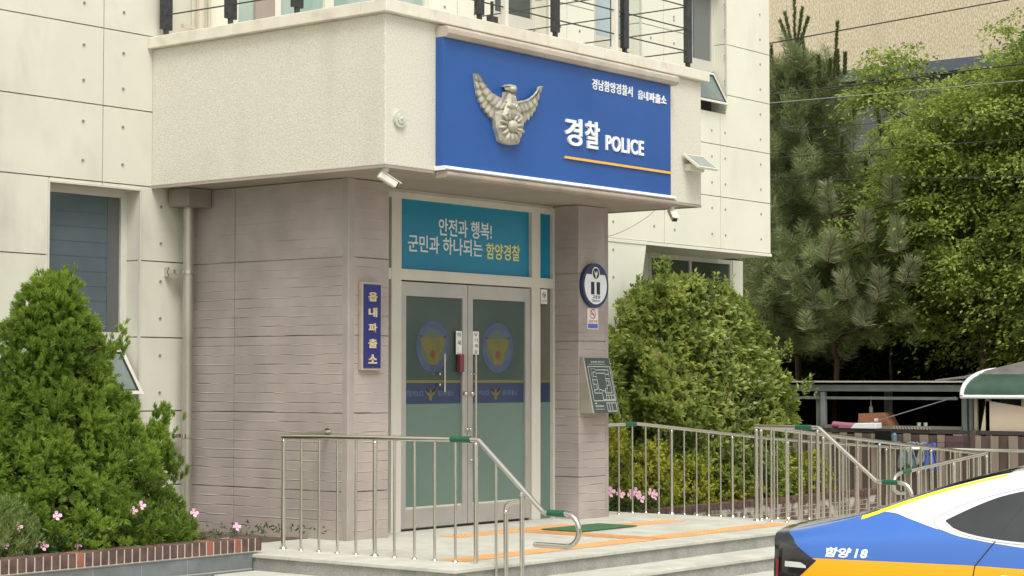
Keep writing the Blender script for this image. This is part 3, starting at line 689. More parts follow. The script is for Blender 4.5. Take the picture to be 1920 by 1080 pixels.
MB().box(4.10, 4.315, -.006, -.002, 2.735, 2.985).build('sheet', K['paper'], t)
mb = MB(); disc(mb, 4.207, 2.915, .058, .058, -.0065, 0, 24, ri=.82); mb.add([(4.165, -.007, 2.945), (4.175, -.007, 2.955), (4.25, -.007, 2.885), (4.24, -.007, 2.875)], [(0, 1, 2, 3)], 0)
mb.add([(4.17, -.0068, 2.91), (4.24, -.0068, 2.91), (4.24, -.0068, 2.92), (4.17, -.0068, 2.92)], [(0, 3, 2, 1)], 2)
mb.add([(4.11, -.0065, 2.745), (4.305, -.0065, 2.745), (4.305, -.0065, 2.80), (4.11, -.0065, 2.80)], [(0, 3, 2, 1)], 1)
add_text(mb, '금연구역', planeY(4.12, 4.295, 2.81, 2.845, -.0065), 0, .02, .001)
mb.build('pictogram', [mat('sticker_red', (.55, .05, .08), rough=.5), mat('sticker_blue', (.08, .15, .42), rough=.5), K['ink']], t)
# tactile floor map, tilted box
t = thing('tactile_map', 'dark grey braille floor plan board in a steel case on the right column', 'sign', (4.22, 0, 1.75))
mx0, mx1 = 3.95, 4.48
mb = MB(); mb.prism([(-.003, 1.74), (-.20, 1.74), (-.05, 2.40), (-.003, 2.40)], 0, mx0, mx1); mb.build('case', mat('map_case', (.38, .35, .29), (.44, .41, .34), scale=5, rough=.5, metal=.3), t, .006)
def mp_(u, v, d):
    a = Vector((mx0+.02, -.20, 1.745)); b = Vector((mx0+.02, -.05, 2.395)); n_ = Vector((0, -.66, -.15)).normalized()*1
    p = a+(b-a)*v; return (mx0+.02+(mx1-mx0-.04)*u, p.y-.004-d*.97, p.z+.0-d*.2)
mb = MB(); 
def mrect(u0, u1, v0, v1, d, mi): mb.add([mp_(u0, v0, d), mp_(u1, v0, d), mp_(u1, v1, d), mp_(u0, v1, d)], [(0, 1, 2, 3)], mi)
def mline(u0, v0, u1, v1, w_=.008):
    if abs(u1-u0) > abs(v1-v0): mrect(min(u0, u1)-w_, max(u0, u1)+w_, v0-w_*.8, v0+w_*.8, .003, 1)
    else: mrect(u0-w_*1.2, u0+w_*1.2, min(v0, v1)-w_, max(v0, v1)+w_, .003, 1)
mrect(.0, 1, 0, 1, .001, 0)
def mbox(u0, v0, u1, v1): mline(u0, v0, u1, v0); mline(u0, v1, u1, v1); mline(u0, v0, u0, v1); mline(u1, v0, u1, v1)
mbox(.06, .22, .95, .84)
for b in ((.16, .36, .34, .80), (.16, .60, .34, .80), (.22, .66, .34, .74), (.16, .42, .28, .52), (.34, .72, .70, .78), (.70, .36, .86, .78), (.70, .62, .86, .70), (.70, .50, .80, .58), (.34, .36, .46, .42), (.46, .24, .60, .40), (.60, .24, .92, .32), (.70, .24, .80, .32), (.56, .03, .94, .18), (.66, .03, .76, .18), (.62, .36, .70, .44)): mbox(*b)
for z_ in (.115, .135, .07): mline(.08, z_, .42, z_, .005)
add_text(mb, '읍내파출소 점자안내도', lambda u, v, d: mp_(.22+.56*u, .905+.04*v, .003), 1, .02, 0)
for z_ in (.88,): mline(.12, z_, .8, z_, .004)
mrect(.08, .16, .165, .185, .003, 1)
mb.build('floor_plan', [mat('map_dark', (.045, .065, .06), rough=.5), mat('map_line', (.50, .52, .46), rough=.5)], t)

# small things on the canopy
t = thing('alarm_disc', 'round pale metal disc on the plaster left of the blue sign', 'vent cover', (-.36, -1, 4.68))
mb = MB(); mb.tube([(-.36, -1.0, 4.68), (-.36, -1.03, 4.68)], .085, 28); mb.tube([(-.36, -1.03, 4.68), (-.36, -1.042, 4.68)], .05, 20); mb.ball((-.36, -1.04, 4.68), .018); mb.build('cover', mat('disc_paint', (.52, .52, .44), (.60, .6, .5), scale=14, rough=.6, bump=.3), t)
def camera_(base, aim, label):
    t = thing('security_camera', label, 'security camera', base, 'security cameras under the canopy')
    b = Vector(base); a = Vector(aim).normalized()
    mb = MB(); mb.tube([b+Vector((0, 0, .06)), b+Vector((0, 0, .0))], .035, 12); mb.tube([b, b+Vector((0, 0, -.04))], .018, 10); mb.build('bracket', K['white'], t)
    s_ = a.cross(Vector((0, 0, 1))).normalized(); u = s_.cross(a); c0 = b+Vector((0, 0, -.07))-a*.06
    def P(x, y, z): return tuple(c0+(a*x+s_*y+u*z)*.78)
    def obx(mb, x0, x1, y0, y1, z0, z1): mb.add([P(x, y, z) for z in (z0, z1) for y in (y0, y1) for x in (x0, x1)], [(0, 2, 3, 1), (4, 5, 7, 6), (0, 1, 5, 4), (2, 6, 7, 3), (0, 4, 6, 2), (1, 3, 7, 5)])
    mb = MB(); obx(mb, -.02, .24, -.045, .045, -.04, .045); mb.build('housing', K['white'], t, .01)
    mb = MB(); obx(mb, -.02, .28, -.052, .052, .047, .056); mb.build('sunshield', K['white'], t)
    mb = MB(); obx(mb, .24, .252, -.038, .038, -.034, .034); mb.build('lens_window', K['black'], t)
camera_((-.47, -.93, 4.16), (.85, -.45, -.55), 'white security camera under the left corner of the canopy')
camera_((4.52, -.93, 4.16), (-.55, -.75, -.75), 'white security camera hanging under the right end of the blue sign')
t = thing('solar_light', 'small tilted solar panel light on the canopy right of the sign', 'solar lamp', (4.75, -1, 4.6))
mb = MB(); n1 = Vector((0, -.62, .5)); a = Vector((4.62, -1.03, 4.80)); ux = Vector((.42, 0, 0)); uy = Vector((0, -.22, -.17)); nn = ux.cross(uy).normalized()
if nn.z < 0: nn = -nn
def slab(mb, a, ux, uy, nn, th, mi=0): mb.add([a, a+ux, a+ux+uy, a+uy, a-nn*th, a+ux-nn*th, a+ux+uy-nn*th, a+uy-nn*th], [(0, 3, 2, 1), (4, 5, 6, 7), (0, 1, 5, 4), (1, 2, 6, 5), (2, 3, 7, 6), (3, 0, 4, 7)], mi)
slab(mb, a, ux, uy, nn, .03); mb.build('frame', K['white'], t, .004)
mb = MB()
for i in range(7): slab(mb, a+ux*.06+uy*(.08+.125*i)+nn*.003, ux*.88, uy*.095, nn, .002)
mb.build('cell', mat('solar_cell', (.30, .33, .31), (.36, .38, .35), scale=9, rough=.25), t)
MB().box(4.68, 4.98, -1.09, -1.0, 4.60, 4.68).build('bracket', K['white'], t, .006)
t = thing('loose_cable', 'thin grey cable sagging under the canopy edge beside the right column', 'cable', (4.6, .5, 4.2))
pts = [Vector((4.6, .5+.0*i, 4.19)) for i in range(1)]
mb = MB(); c0, c1 = Vector((4.62, .9, 4.19)), Vector((4.9, -.45, 4.19))
mb.tube([c0.lerp(c1, i/14)-Vector((0, 0, .38*math.sin(math.pi*i/14)**.8*(1-.35*i/14))) for i in range(15)], .003, 6)
mb.build('loose_run', mat('cable_grey', (.35, .34, .3), rough=.7), t)

# downpipe and hopper head in the corner
t = thing('downpipe', 'beige downpipe with square hopper head in the corner beside the porch wall', 'downpipe', (-.15, 2.2, .6))
MB().box(-.36, -.03, 2.02, 2.34, 4.0, 4.2).build('hopper_head', mat('hopper_paint', (.20, .175, .14), (.26, .23, .19), scale=3, rough=.6), t, .01)
mb = MB(); mb.tube([(-.20, 2.2, .55), (-.20, 2.2, 4.0)], .055, 16); mb.build('pipe', K['pipe'], t)
mb = MB(); mb.tube([(-.065, 2.3, .55), (-.065, 2.3, 4.15)], .02, 10); mb.build('thin_pipe', K['pipe'], t)
for z in (3.3, 1.53): mb = MB(); mb.tube([(-.20, 2.2, z-.02), (-.20, 2.2, z+.02)], .063, 16); mb.box(-.36, -.2, 2.25, 2.35, z-.02, z+.02); mb.box(-.36, -.34, 2.34, 2.4, z-.05, z+.05); mb.build('clamp', K['steel'], t)
t = thing('balcony_downpipe', 'upper downpipe on the cream wall behind the balcony rail', 'downpipe', (.1, 2.3, 5.9))
mb = MB(); mb.tube([(.03, 2.28, 5.72), (.03, 2.28, 8.2)], .05, 14); mb.tube([(.20, 2.33, 5.72), (.20, 2.33, 8.2)], .022, 10); mb.box(-.2, .2, 2.30, 2.34, 5.98, 6.02); mb.build('pipe', mat('warm_pipe', (.66, .60, .48), rough=.35, metal=.3), t)

# ------------------------------------------------------------------ balcony railing (posts and tensioned cables)
br = thing('balcony_railing', 'black steel posts with tensioned cables on top of the canopy', 'railing', (2.2, -.8, 5.8))
def bpost(x, y, along):
    mb = MB(); a, b = (.032, .05) if along == 'x' else (.05, .032)
    mb.box(x-a*.5, x+a*.5, y-b*.5, y+b*.5, 5.82, 5.93)
    mb.box(x-a*1.5, x+a*1.5, y-b*.6, y+b*.6, 5.92, 7.0); mb.ball((x-a*1.5, y-b*.6, 5.98), .012, 0, 6)
    mb.build('post', K['dark_steel'], br)
for x in (-.35, 1.0, 2.3, 3.61, 4.92): bpost(x, -.9, 'x')
for y in (2.3, 1.29, .31): bpost(-.45, y, 'y')
bpost(3.46, -.87, 'x')
mb = MB()
for z in (6.06, 6.33, 6.6, 6.87):
    mb.tube([(-.35, -.9, z), (4.92, -.9, z)], .008, 6); mb.tube([(4.92, -.9, z), (4.95, 2.38, z)], .008, 6); mb.tube([(-.45, 2.3, z+.02), (-.40, -.9, z)], .008, 6)
mb.build('cable', K['wire'], br)
for x, nm in ((1.42, 'thin white pole on the balcony edge left of the second front post'), (3.42, 'thin white pole on the balcony edge beside the double post')):
    t = thing('white_pole', nm, 'pole', (x, -.9, 5.82)); mb = MB(); mb.box(x-.028, x+.028, -.93, -.87, 5.83, 7.1); mb.build('shaft', K['white'], t)
    MB().box(x-.09, x+.14, -.97, -.82, 5.826, 5.845).build('foot', K['white'], t, .006)
t = thing('cable_box', 'small dark box on a short stalk on the balcony edge', 'box', (1.28, -.85, 5.82)); mb = MB(); mb.box(1.19, 1.31, -.9, -.84, 5.827, 5.94); mb.box(1.23, 1.26, -.88, -.86, 5.94, 6.10); mb.build('stalk_box', K['dark_steel'], t)

# ------------------------------------------------------------------ steps, platform, ramp
pf = thing('entrance_steps', 'broad granite entrance platform with steps in front of the door', 'steps', (1.8, -2, 0))
def step(x0, x1, yf, yb, z, zb, nose=.025, slabw=1.2):
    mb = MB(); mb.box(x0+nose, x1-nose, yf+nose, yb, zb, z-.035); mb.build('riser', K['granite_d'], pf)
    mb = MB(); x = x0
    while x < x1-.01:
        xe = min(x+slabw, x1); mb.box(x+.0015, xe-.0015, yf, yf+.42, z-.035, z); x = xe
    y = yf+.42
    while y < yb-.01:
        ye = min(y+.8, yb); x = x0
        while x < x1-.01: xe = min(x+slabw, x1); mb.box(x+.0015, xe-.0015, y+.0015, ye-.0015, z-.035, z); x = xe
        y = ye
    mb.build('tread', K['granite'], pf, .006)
step(-1.6, 5.3, -2.78, .55, .5, .3)
step(-2.1, 5.75, -3.3, -.3, .345, .15)
step(-2.6, 6.2, -3.78, -.3, .19, -.05)
# tactile paving strips with domes
def tactile(x0, x1, y0, y1, dots=True):
    mb = MB(); mb.box(x0, x1, y0, y1, .5005, .505)
    nx = int((x1-x0)/.06); ny = int((y1-y0)/.06)
    for i in range(nx):
        for j in range(ny):
            cx, cy = x0+(i+.5)*(x1-x0)/nx, y0+(j+.5)*(y1-y0)/ny
            if dots: mb.add([(cx-.018, cy, .505), (cx, cy-.018, .505), (cx+.018, cy, .505), (cx, cy+.018, .505), (cx, cy, .512)], [(0, 1, 4), (1, 2, 4), (2, 3, 4), (3, 0, 4)])
    if not dots:
        for i in range(4): mb.box(x0+.03+i*(x1-x0-.03)/4, x0+.06+i*(x1-x0-.03)/4, y0, y1, .505, .510)
    return mb.build('tactile_strip', K['tactile'], pf)
tactile(1.05, 3.15, -.62, -.32); tactile(-1.0, 2.0, -2.36, -2.06); tactile(2.32, 4.85, -2.36, -2.06); tactile(2.0, 2.32, -2.36, -.64, False); tactile(3.55, 4.5, -1.12, -.82)
t = thing('door_mat', 'dark green door mat on the platform by the entrance', 'mat', (2.85, -.85, .505)); MB().box(2.35, 3.4, -1.2, -.66, .506, .518).build('pile', K['mat'], t, .004)
rp = thing('access_ramp', 'sloping concrete wheelchair ramp going down to the right of the platform', 'ramp', (8, -.8, 0))
mb = MB(); mb.prism([(5.3, -.02), (5.3, .498), (11.3, .02), (12.8, .02), (12.8, -.02)], 1, -1.9, .38); mb.build('upper_flight', K['concrete'], rp, .006)
mb = MB(); mb.prism([(5.6, -.02), (6.25, .003), (8.6, .12), (12.8, .12), (12.8, -.02)], 1, -3.1, -1.95); mb.build('lower_flight', K['concrete'], rp, .006)

# ------------------------------------------------------------------ stainless handrails
def rail(name, label, path, posts, balusters, sleeves=(), extra=(), rr=.024):
    """path: top rail points; posts/balusters: list of (x,y,ztop,zfoot)"""
    p0 = Vector(path[0]); t = thing(name, label, 'handrail', (posts[0][0], posts[0][1], posts[0][3]), 'stainless steel handrails round the entrance')
    mb = MB(); mb.tube(path, rr, 12); mb.ball(path[0], rr*1.02, 0, 10)
    for e in extra: mb.tube(e, rr*.85, 10)
    mb.build('top_rail', K['steel'], t)
    for (x, y, zt, zf) in posts:
        mb = MB(); mb.tube([(x, y, zf), (x, y, zt-.01)], .021, 10); mb.tube([(x, y, zf), (x, y, zf+.02)], .042, 12, r2=.03); mb.ball((x, y, zt-.045), .026, 0, 8); mb.build('post', K['steel'], t)
    for (x, y, zt, zf) in balusters:
        mb = MB(); mb.tube([(x, y, zf), (x, y, zt)], .0125, 8); mb.tube([(x, y, zf), (x, y, zf+.012)], .028, 10, r2=.02); mb.build('baluster', K['steel'], t)
    for s_ in sleeves: mb = MB(); mb.tube(s_, rr*1.22, 12); mb.build('grip_sleeve', K['sleeve'], t)
    return t
def arc(cy, cz, r, a0, a1, x, n=10, sgn=1): return [(x, cy+sgn*r*math.cos(R(a0+(a1-a0)*i/n)), cz+r*math.sin(R(a0+(a1-a0)*i/n))) for i in range(n+1)]
# left stair rail, runs along -Y at X=-1.05
X = -1.05
path = [(X, -.13, 1.585), (X, -2.57, 1.60), (X, -2.60, 1.59), (X, -3.30, 1.0), (X, -3.34, .985), (X, -3.56, .985)]+arc(-3.56, .845, .14, 80, -90, X, 10, -1)+[(X, -3.22, .705)]
posts = [(X, -.14, 1.585, .5), (X, -1.34, 1.59, .5), (X, -2.56, 1.6, .35), (X, -3.08, 1.18, .2)]
bal = [(X, -.14-.24*i, 1.585, .5) for i in range(1, 5)]+[(X, -1.34-.245*i, 1.59, .5) for i in range(1, 5)]+[(X, -2.78, 1.43, .5)]
bal[-1] = (X, -2.79, 1.42, .345)
post2 = (X-.0, -2.90, 1.02, .345)
rl = rail('stair_handrail', 'left stair handrail with curled lower end in front of the porch', path, posts+[post2], bal,
     [[(X, -2.27, 1.598), (X, -2.50, 1.6)], [(X, -3.37, .985), (X, -3.55, .985)]], [[(X, -2.90, 1.0), (X, -2.91, 1.03), (X, -2.93, 1.05), (X, -2.97, 1.055), (X, -3.08, 1.075)]])
# short return to the wall
t = thing('wall_grab_rail', 'short steel rail running from the handrail towards the porch wall', 'handrail', (-.5, -.1, .5), 'stainless steel handrails round the entrance')
mb = MB(); mb.tube([(X, -.13, 1.585), (-.02, .02+.25, 1.60)], .02, 10); mb.tube([(-.035, .26, 1.60), (0, .27, 1.60)], .04, 12); mb.build('tube', K['steel'], t)
# right stair rail
X = 5.05
path = [(X, -1.73, 1.59), (X, -2.55, 1.59), (X, -2.58, 1.58), (X, -3.29, 1.01), (X, -3.33, 1.0), (X, -3.58, 1.0)]+arc(-3.58, .86, .14, 80, -90, X, 10, -1)+[(X, -3.30, .72)]
posts = [(X, -1.74, 1.59, .5), (X, -2.55, 1.59, .5), (X, -3.05, 1.2, .345)]
bal = [(X, -1.74-.2*i, 1.59, .5) for i in range(1, 4)]+[(X, -2.55-.16*i, 1.59-.13*i, .5 if i < 2 else .345) for i in range(1, 4)]
rail('stair_handrail', 'right stair handrail with curled lower end behind the patrol car', path, posts, bal, [[(X, -2.27, 1.59), (X, -2.48, 1.59)], [(X, -3.37, 1.0), (X, -3.56, 1.0)]],
     [[(X, -1.73, 1.59), (X+.04, -1.70, 1.59), (X+.2, -1.70, 1.58)]])
def lin(a, b, t): return a+(b-a)*t
def sloped(name, label, pts, h, main, sleeves, extra_end=()):
    """rail following pts (top), feet h below; main = distance between posts"""
    posts = []; bal = []; seg = []
    P = [Vector(p) for p in pts]; tot = sum((b-a).length for a, b in zip(P[:-1], P[1:]))
    sp = main/5; n = int(round(tot/sp)); 
    for i in range(n+1):
        d_ = tot*i/n; q = None
        for a, b in zip(P[:-1], P[1:]):
            l = (b-a).length
            if d_ <= l+1e-6: q = a.lerp(b, d_/l); break
            d_ -= l
        if q is None: q = P[-1]
        zf = max(q.z-h, .004)
        (posts if i % 5 == 0 else bal).append((q.x, q.y, q.z, zf))
    return rail(name, label, list(pts)+list(extra_end), posts, bal, sleeves)
sloped('ramp_handrail', 'back ramp handrail starting at the right porch column by the shrubs', [(4.66, .15, 1.585), (5.34, .15, 1.59), (8.45, .15, 1.34), (12.4, .15, 1.10), (12.6, .08, 1.09), (12.6, -1.8, 1.09), (12.6, -3.2, 1.09)], 1.088, 1.45,
       [[(5.08, .15, 1.588), (5.30, .15, 1.59)]])
sloped('ramp_handrail', 'middle ramp handrail sloping down between the two ramp flights', [(5.22, -1.70, 1.58), (8.89, -1.7, 1.28), (11.0, -1.7, 1.11), (11.35, -1.7, 1.10)], 1.085, 1.45, [])
ld = [(6.34, -3.0, 1.06), (6.20, -3.0, 1.05), (6.08, -3.0, 1.02), (6.0, -3.0, .94), (6.03, -3.0, .86), (6.12, -3.0, .82), (6.28, -3.0, .81)]
sloped('ramp_handrail', 'lowest ramp handrail with a curled end beside the curl of the stair rail', [(8.52, -3.0, 1.21), (6.45, -3.0, 1.065)], 1.08, .95, [[(6.42, -3.0, 1.066), (6.22, -3.0, 1.052)]], ld)

# ------------------------------------------------------------------ planters
pl = thing('brick_planter', 'grey tiled planter with brown brick edging at the left', 'planter', (-4, -.2, 0))
mb = MB(); mb.box(-9, -1.6, -.286, -.12, -.02, .52); mb.box(-9, -1.502, -.303, -.125, .52, .646); mb.box(-1.75, -1.55, -.12, .0, -.02, .64); mb.build('core', K['mortar'], pl)
mb = MB()
for r_ in range(3):
    z0 = .515-.15*(r_+1)
    x = -1.6-(0 if r_ % 2 else .27)
    mb.box(max(x, -9)+.004, -1.6, -.29, -.26, z0+.006, z0+.144)
    while x > -9: mb.box(x-.54+.006, x, -.29, -.26, z0+.006, z0+.144); x -= .54
mb.build('grey_tile', K['gtile'], pl, .003)
mb = MB(); x = -1.5; i = 0
while x > -9:
    mb.box(x-.072, x, -.31, -.12, .53, .653+random.uniform(-.003, .003), 1 if i in (3, 7, 24) else 0); x -= .0875; i += 1
mb.build('brick_edging', [K['brick'], K['brick_o']], pl, .006)
mb = MB(); nx, ny = 60, 12
v = [(-9+7.4*i/nx+.0, -.12+2.5*j/ny, .60+.05*mnoise.noise(Vector((i*.35, j*.5, 0)))) for j in range(ny+1) for i in range(nx+1)]
mb.add(v, [(j*(nx+1)+i, j*(nx+1)+i+1, (j+1)*(nx+1)+i+1, (j+1)*(nx+1)+i) for j in range(ny) for i in range(nx)], 0, True)
mb.box(-1.65, .0, .56, 2.38, .2, .49)
mb.build('soil', K['soil'], pl)
pr = thing('brick_planter', 'low brick planter wall with scuffed brown bricks behind the ramp rail', 'planter', (9, 1, 0))
mb = MB(); mb.box(4.6, 13.2, 1.004, 1.14, -.02, .34); mb.build('core', K['mortar'], pr)
mb = MB()
for r_ in range(5):
    z0 = .0+.067*r_; x = 4.6+(.1 if r_ % 2 else 0)
    while x < 13.1: mb.box(x, x+.19, 1.0, 1.03, z0+.005, z0+.062); x += .2
mb.build('brick_course', K['brick_s'], pr, .003)
mb = MB(); x = 4.6
while x < 13.2: mb.box(x, x+.095, .985, 1.17, .335, .42+random.uniform(-.003, .003)); x += .105
mb.build('brick_edging', K['brick'], pr, .005)
mb = MB(); v = [(4.6+8.5*i/40, 1.15+2.2*j/8, .36+.05*mnoise.noise(Vector((i*.35, j*.5, 4)))) for j in range(9) for i in range(41)]
mb.add(v, [(j*41+i, j*41+i+1, (j+1)*41+i+1, (j+1)*41+i) for j in range(8) for i in range(40)], 0, True); mb.build('soil', K['soil'], pr)

# ------------------------------------------------------------------ yew cone in the left planter
def limb(mb, a, b, r0, r1, wob=.05, n=6, seg=5):
    a = Vector(a); b = Vector(b); pts = []
    for i in range(seg+1):
        p = a.lerp(b, i/seg)
        if 0 < i < seg: p += Vector((random.uniform(-1, 1), random.uniform(-1, 1), random.uniform(-.5, .5)))*wob
        pts.append(p)
    mb.tube(pts, r0, n, r2=r1)
def tufts(lv, C, A, n, L, Wd, spread=.8, back=.0):
    """n needles at each tuft centre C pointing round axis A"""
    m_ = len(C); Cr = np.repeat(C, n, 0); Ar = np.repeat(A, n, 0)
    D = unit(Ar+rdir(m_*n)*spread)
    P = Cr+Ar*np.random.uniform(-L, L*.3, (m_*n, 1))+rdir(m_*n)*L*.2
    lv.add(P, D, L*np.random.uniform(.7, 1.25, m_*n), Wd)
yw = thing('conical_shrub', 'broad conical yew shrub in the planter before the left window', 'shrub', (-2.97, .75, .6))
YC = np.array((-2.97, .85)); yz0, yz1 = .62, 3.02
def yrad(h):   # h in 0..1 -> radius
    return np.interp(h, [0, .08, .25, .45, .62, .8, .93, 1], [1.30, 1.30, 1.12, .78, .55, .40, .20, .03])
C = []; A = []
bulges = []
for _ in range(620):      # the crown is a heap of rounded tufts
    h = random.random()**1.25; a = random.uniform(0, 2*math.pi); r = float(yrad(h))*random.uniform(.78, 1.04)
    bulges.append((np.array((YC[0]-.12*h+r*math.cos(a), YC[1]+r*.72*math.sin(a), yz0+(yz1-yz0)*h)), np.array((math.cos(a)*.8, math.sin(a)*.8, .7)), random.uniform(.08, .19)))
for c0, ax, rb in bulges:
    for k in range(11):
        d_ = np.random.randn(3); d_ = d_/np.linalg.norm(d_)+ax*.6; d_ /= np.linalg.norm(d_)
        C.append(tuple(c0+d_*rb*random.uniform(.75, 1.0))); A.append(tuple(d_+np.array((0, 0, .35))))
# protruding sprigs seen in the photograph
for (sx, sz, n_) in ((-1.97, 1.80, 40), (-2.03, 1.66, 60), (-2.10, 1.55, 60), (-1.95, 1.45, 50), (-1.84, 1.30, 50), (-3.4, 2.45, 16), (-3.09, 3.05, 24), (-3.2, 2.95, 16), (-2.62, 2.42, 20), (-2.53, 2.52, 12), (-2.46, 2.60, 6)):
    for k in range(n_): C.append((sx+random.gauss(0, .05), .55+random.gauss(0, .06), sz+random.gauss(0, .06))); A.append((random.gauss(0, .4), -.4, 1))
C = np.array(C); A = unit(np.array(A)); lv = Leaves(); tufts(lv, C, A, 44, .046, .0075, .6)
Ci = np.array([(YC[0]+random.uniform(-1, 1)*.66*yrad(h), YC[1]+random.uniform(-1, 1)*.42*yrad(h), yz0+(yz1-yz0)*h) for h in np.random.rand(1800)**1.3]); tufts(lv, Ci, rdir(len(Ci)), 22, .085, .03, 1.2)
lv.build('foliage', K['yew'], yw)
mb = MB(); limb(mb, (-2.97, .75, .55), (-2.97, .78, 3.0), .07, .015, .04)
for k in range(36):
    h = random.uniform(.05, .9); a = random.uniform(0, 6.28); r = float(yrad(h))*.85; z = yz0+(yz1-yz0)*h
    limb(mb, (-2.97, .75, z-.25*r), (-2.97+r*math.cos(a), .75+.85*r*math.sin(a), z), .02, .006, .03, 5, 3)
mb.build('trunk', K['bark'], yw)
# pale shrub at the left edge
ps = thing('pale_shrub', 'small pale green feathery shrub at the far left edge', 'shrub', (-4.15, .15, .6))
C = []; A = []
for k in range(420):
    a = random.uniform(0, 6.28); r = .36*math.sqrt(random.random()); z = .62+.55*random.random()*(1-(r/.5)**2)
    C.append((-4.18+r*math.cos(a), .1+r*.7*math.sin(a), z)); A.append((math.cos(a)*.5, math.sin(a)*.5, 1))
lv = Leaves(); tufts(lv, np.array(C), unit(np.array(A)), 16, .06, .009, .7); lv.build('foliage', K['paleleaf'], ps)
mb = MB(); [limb(mb, (-4.18, .1, .58), (-4.18+random.uniform(-.3, .3), .1+random.uniform(-.2, .2), 1.0), .01, .004, .02, 5, 3) for _ in range(9)]; mb.build('stem', K['bark'], ps)

# ------------------------------------------------------------------ pink evening primroses
def flower(x, y, z, zb, label, grp, big=1.0, leafy=10):
    t = thing('pink_flower', label, 'flower', (x, y, zb), grp)
    c_ = Vector((x, y, z)); n_ = Vector((random.uniform(-.5, .1), -1, random.uniform(.1, .6))).normalized()
    s_ = n_.cross(Vector((0, 0, 1))).normalized(); u = s_.cross(n_); mb = MB(); rr = .045*big
    for k in range(4):
        a = math.pi/2*k+random.uniform(-.15, .15); d_ = s_*math.cos(a)+u*math.sin(a); e = s_*-math.sin(a)+u*math.cos(a)
        p = [c_, c_+d_*rr*.6-e*rr*.42+n_*.008, c_+d_*rr*1.05-e*rr*.30+n_*.016, c_+d_*rr*1.0+e*rr*.30+n_*.016, c_+d_*rr*.6+e*rr*.42+n_*.008]
        mb.add(p, [(0, 1, 2, 3, 4)])
    mb.build('petals', K['petal'], t)
    mb = MB(); mb.ball(c_+n_*.006, .009*big, 0, 8); mb.build('flower_centre', K['petal_c'], t)
    mb = MB(); limb(mb, (x+random.uniform(-.05, .05), y+.04, zb), c_-n_*.01, .004, .003, .01, 5, 4); mb.build('stem', K['flowerleaf'], t)
    lv = Leaves(); P = np.array([(x+random.uniform(-.07, .07), y+.03+random.uniform(-.05, .05), random.uniform(zb, z-.02)) for _ in range(leafy)])
    D = rdir(leafy); D[:, 2] = abs(D[:, 2])*.6; lv.add(P, D, .07, .018); lv.build('leaves', K['flowerleaf'], t)
where = ['at the far left edge low down', 'at the left edge under the pale shrub', 'in front of the left half of the conical shrub', 'beside a second bloom at the brick edge', 'low near the brick edging left', 'just right of the edge bloom', 'at the centre foot of the conical shrub', 'paired with the bloom at the foot of the shrub', 'at the right tip of the conical shrub', 'alone near the downpipe foot']
fl = [(-4.24, -.05, .74), (-4.12, -.07, .89), (-3.71, -.07, .96), (-3.47, -.05, .69), (-3.83, -.05, .71), (-3.92, -.05, .74), (-2.77, -.07, 1.0), (-2.86, -.07, .955), (-2.12, -.05, .90), (-1.60, -.07, .74)]
for (x, y, z), wl in zip(fl, where): flower(x, y, z, .6, 'pink four petalled flower '+wl, 'pink flowers along the left planter', .9)
fr_ = [(5.68, .8, .71), (5.86, .78, .68), (6.12, .8, .66), (6.22, .78, .68), (6.35, .8, .60), (6.58, .8, .65), (6.66, .8, .63)]
wr = ['nearest the right porch column', 'second from the right porch column', 'in the middle of the group by the ramp rail', 'just behind the third baluster of the ramp rail', 'lowest of the group by the ramp rail', 'at the right end by the ramp rail', 'last bloom on the right by the ramp rail']
for (x, y, z), wl in zip(fr_, wr): flower(x, y, z, .36, 'pink flower '+wl, 'pink flowers behind the ramp rail', 1.5, 16)
# low greenery in the planters
def groundcover(name, x0, x1, y0, y1, z, h, n, m, L=.06, Wd=.02):
    lv = Leaves(); P = np.random.rand(n, 3)*[x1-x0, y1-y0, h]+[x0, y0, z]
    D = rdir(n); D[:, 2] = np.abs(D[:, 2])+.2; lv.add(P, D, L, Wd); o = lv.build(name, m, None); tag(o, kind='stuff'); return o
tag(groundcover('ground_cover', -4.6, -3.1, -.1, .5, .6, .18, 1500, K['flowerleaf']), 'low leafy ground cover under the pink flowers', 'ground cover')
tag(groundcover('ground_cover', -2.1, -.3, .0, .9, .58, .10, 160, K['flowerleaf']), 'sparse weeds in the soil by the porch wall', 'ground cover')
tag(groundcover('ground_cover', 5.2, 7.0, .95, 1.5, .40, .2, 1600, K['flowerleaf']), 'dense low leaves behind the ramp rail', 'ground cover')

# ------------------------------------------------------------------ broadleaf shrub right of the porch
def leafy_blob(lv, fn, n_shoot, n_leaf, L, Wd, droop=.0, upb=.6):
    """fn() -> (point, outward) for each shoot tip; whorl of leaves round the shoot"""
    C = []; A = []
    for _ in range(n_shoot):
        p, o = fn(); C.append(p); A.append((o[0], o[1], o[2]+upb))
    C = np.array(C); A = unit(np.array(A)); m_ = len(C)
    Cr = np.repeat(C, n_leaf, 0); Ar = np.repeat(A, n_leaf, 0); side = unit(np.cross(Ar, rdir(m_*n_leaf)))
    t_ = np.random.rand(m_*n_leaf, 1); P = Cr-Ar*t_*L*2.2; D = unit(side*(.75+.5*t_)+Ar*(1.0-.7*t_)); D[:, 2] -= droop
    lv.add(P, D, L*np.random.uniform(.7, 1.2, m_*n_leaf), Wd, Ar)
sb = thing('broadleaf_shrub', 'large mounded glossy leaved shrub right of the porch', 'shrub', (9.4, 1.95, .4))
bz0, bz1 = .45, 3.62
def brad(h): return np.interp(h, [0, .12, .35, .55, .75, .88, .96, 1], [2.0, 2.25, 2.25, 2.1, 1.85, 1.5, 1.05, .3])
bb = [(random.uniform(0, 6.28), random.random()) for _ in range(75)]
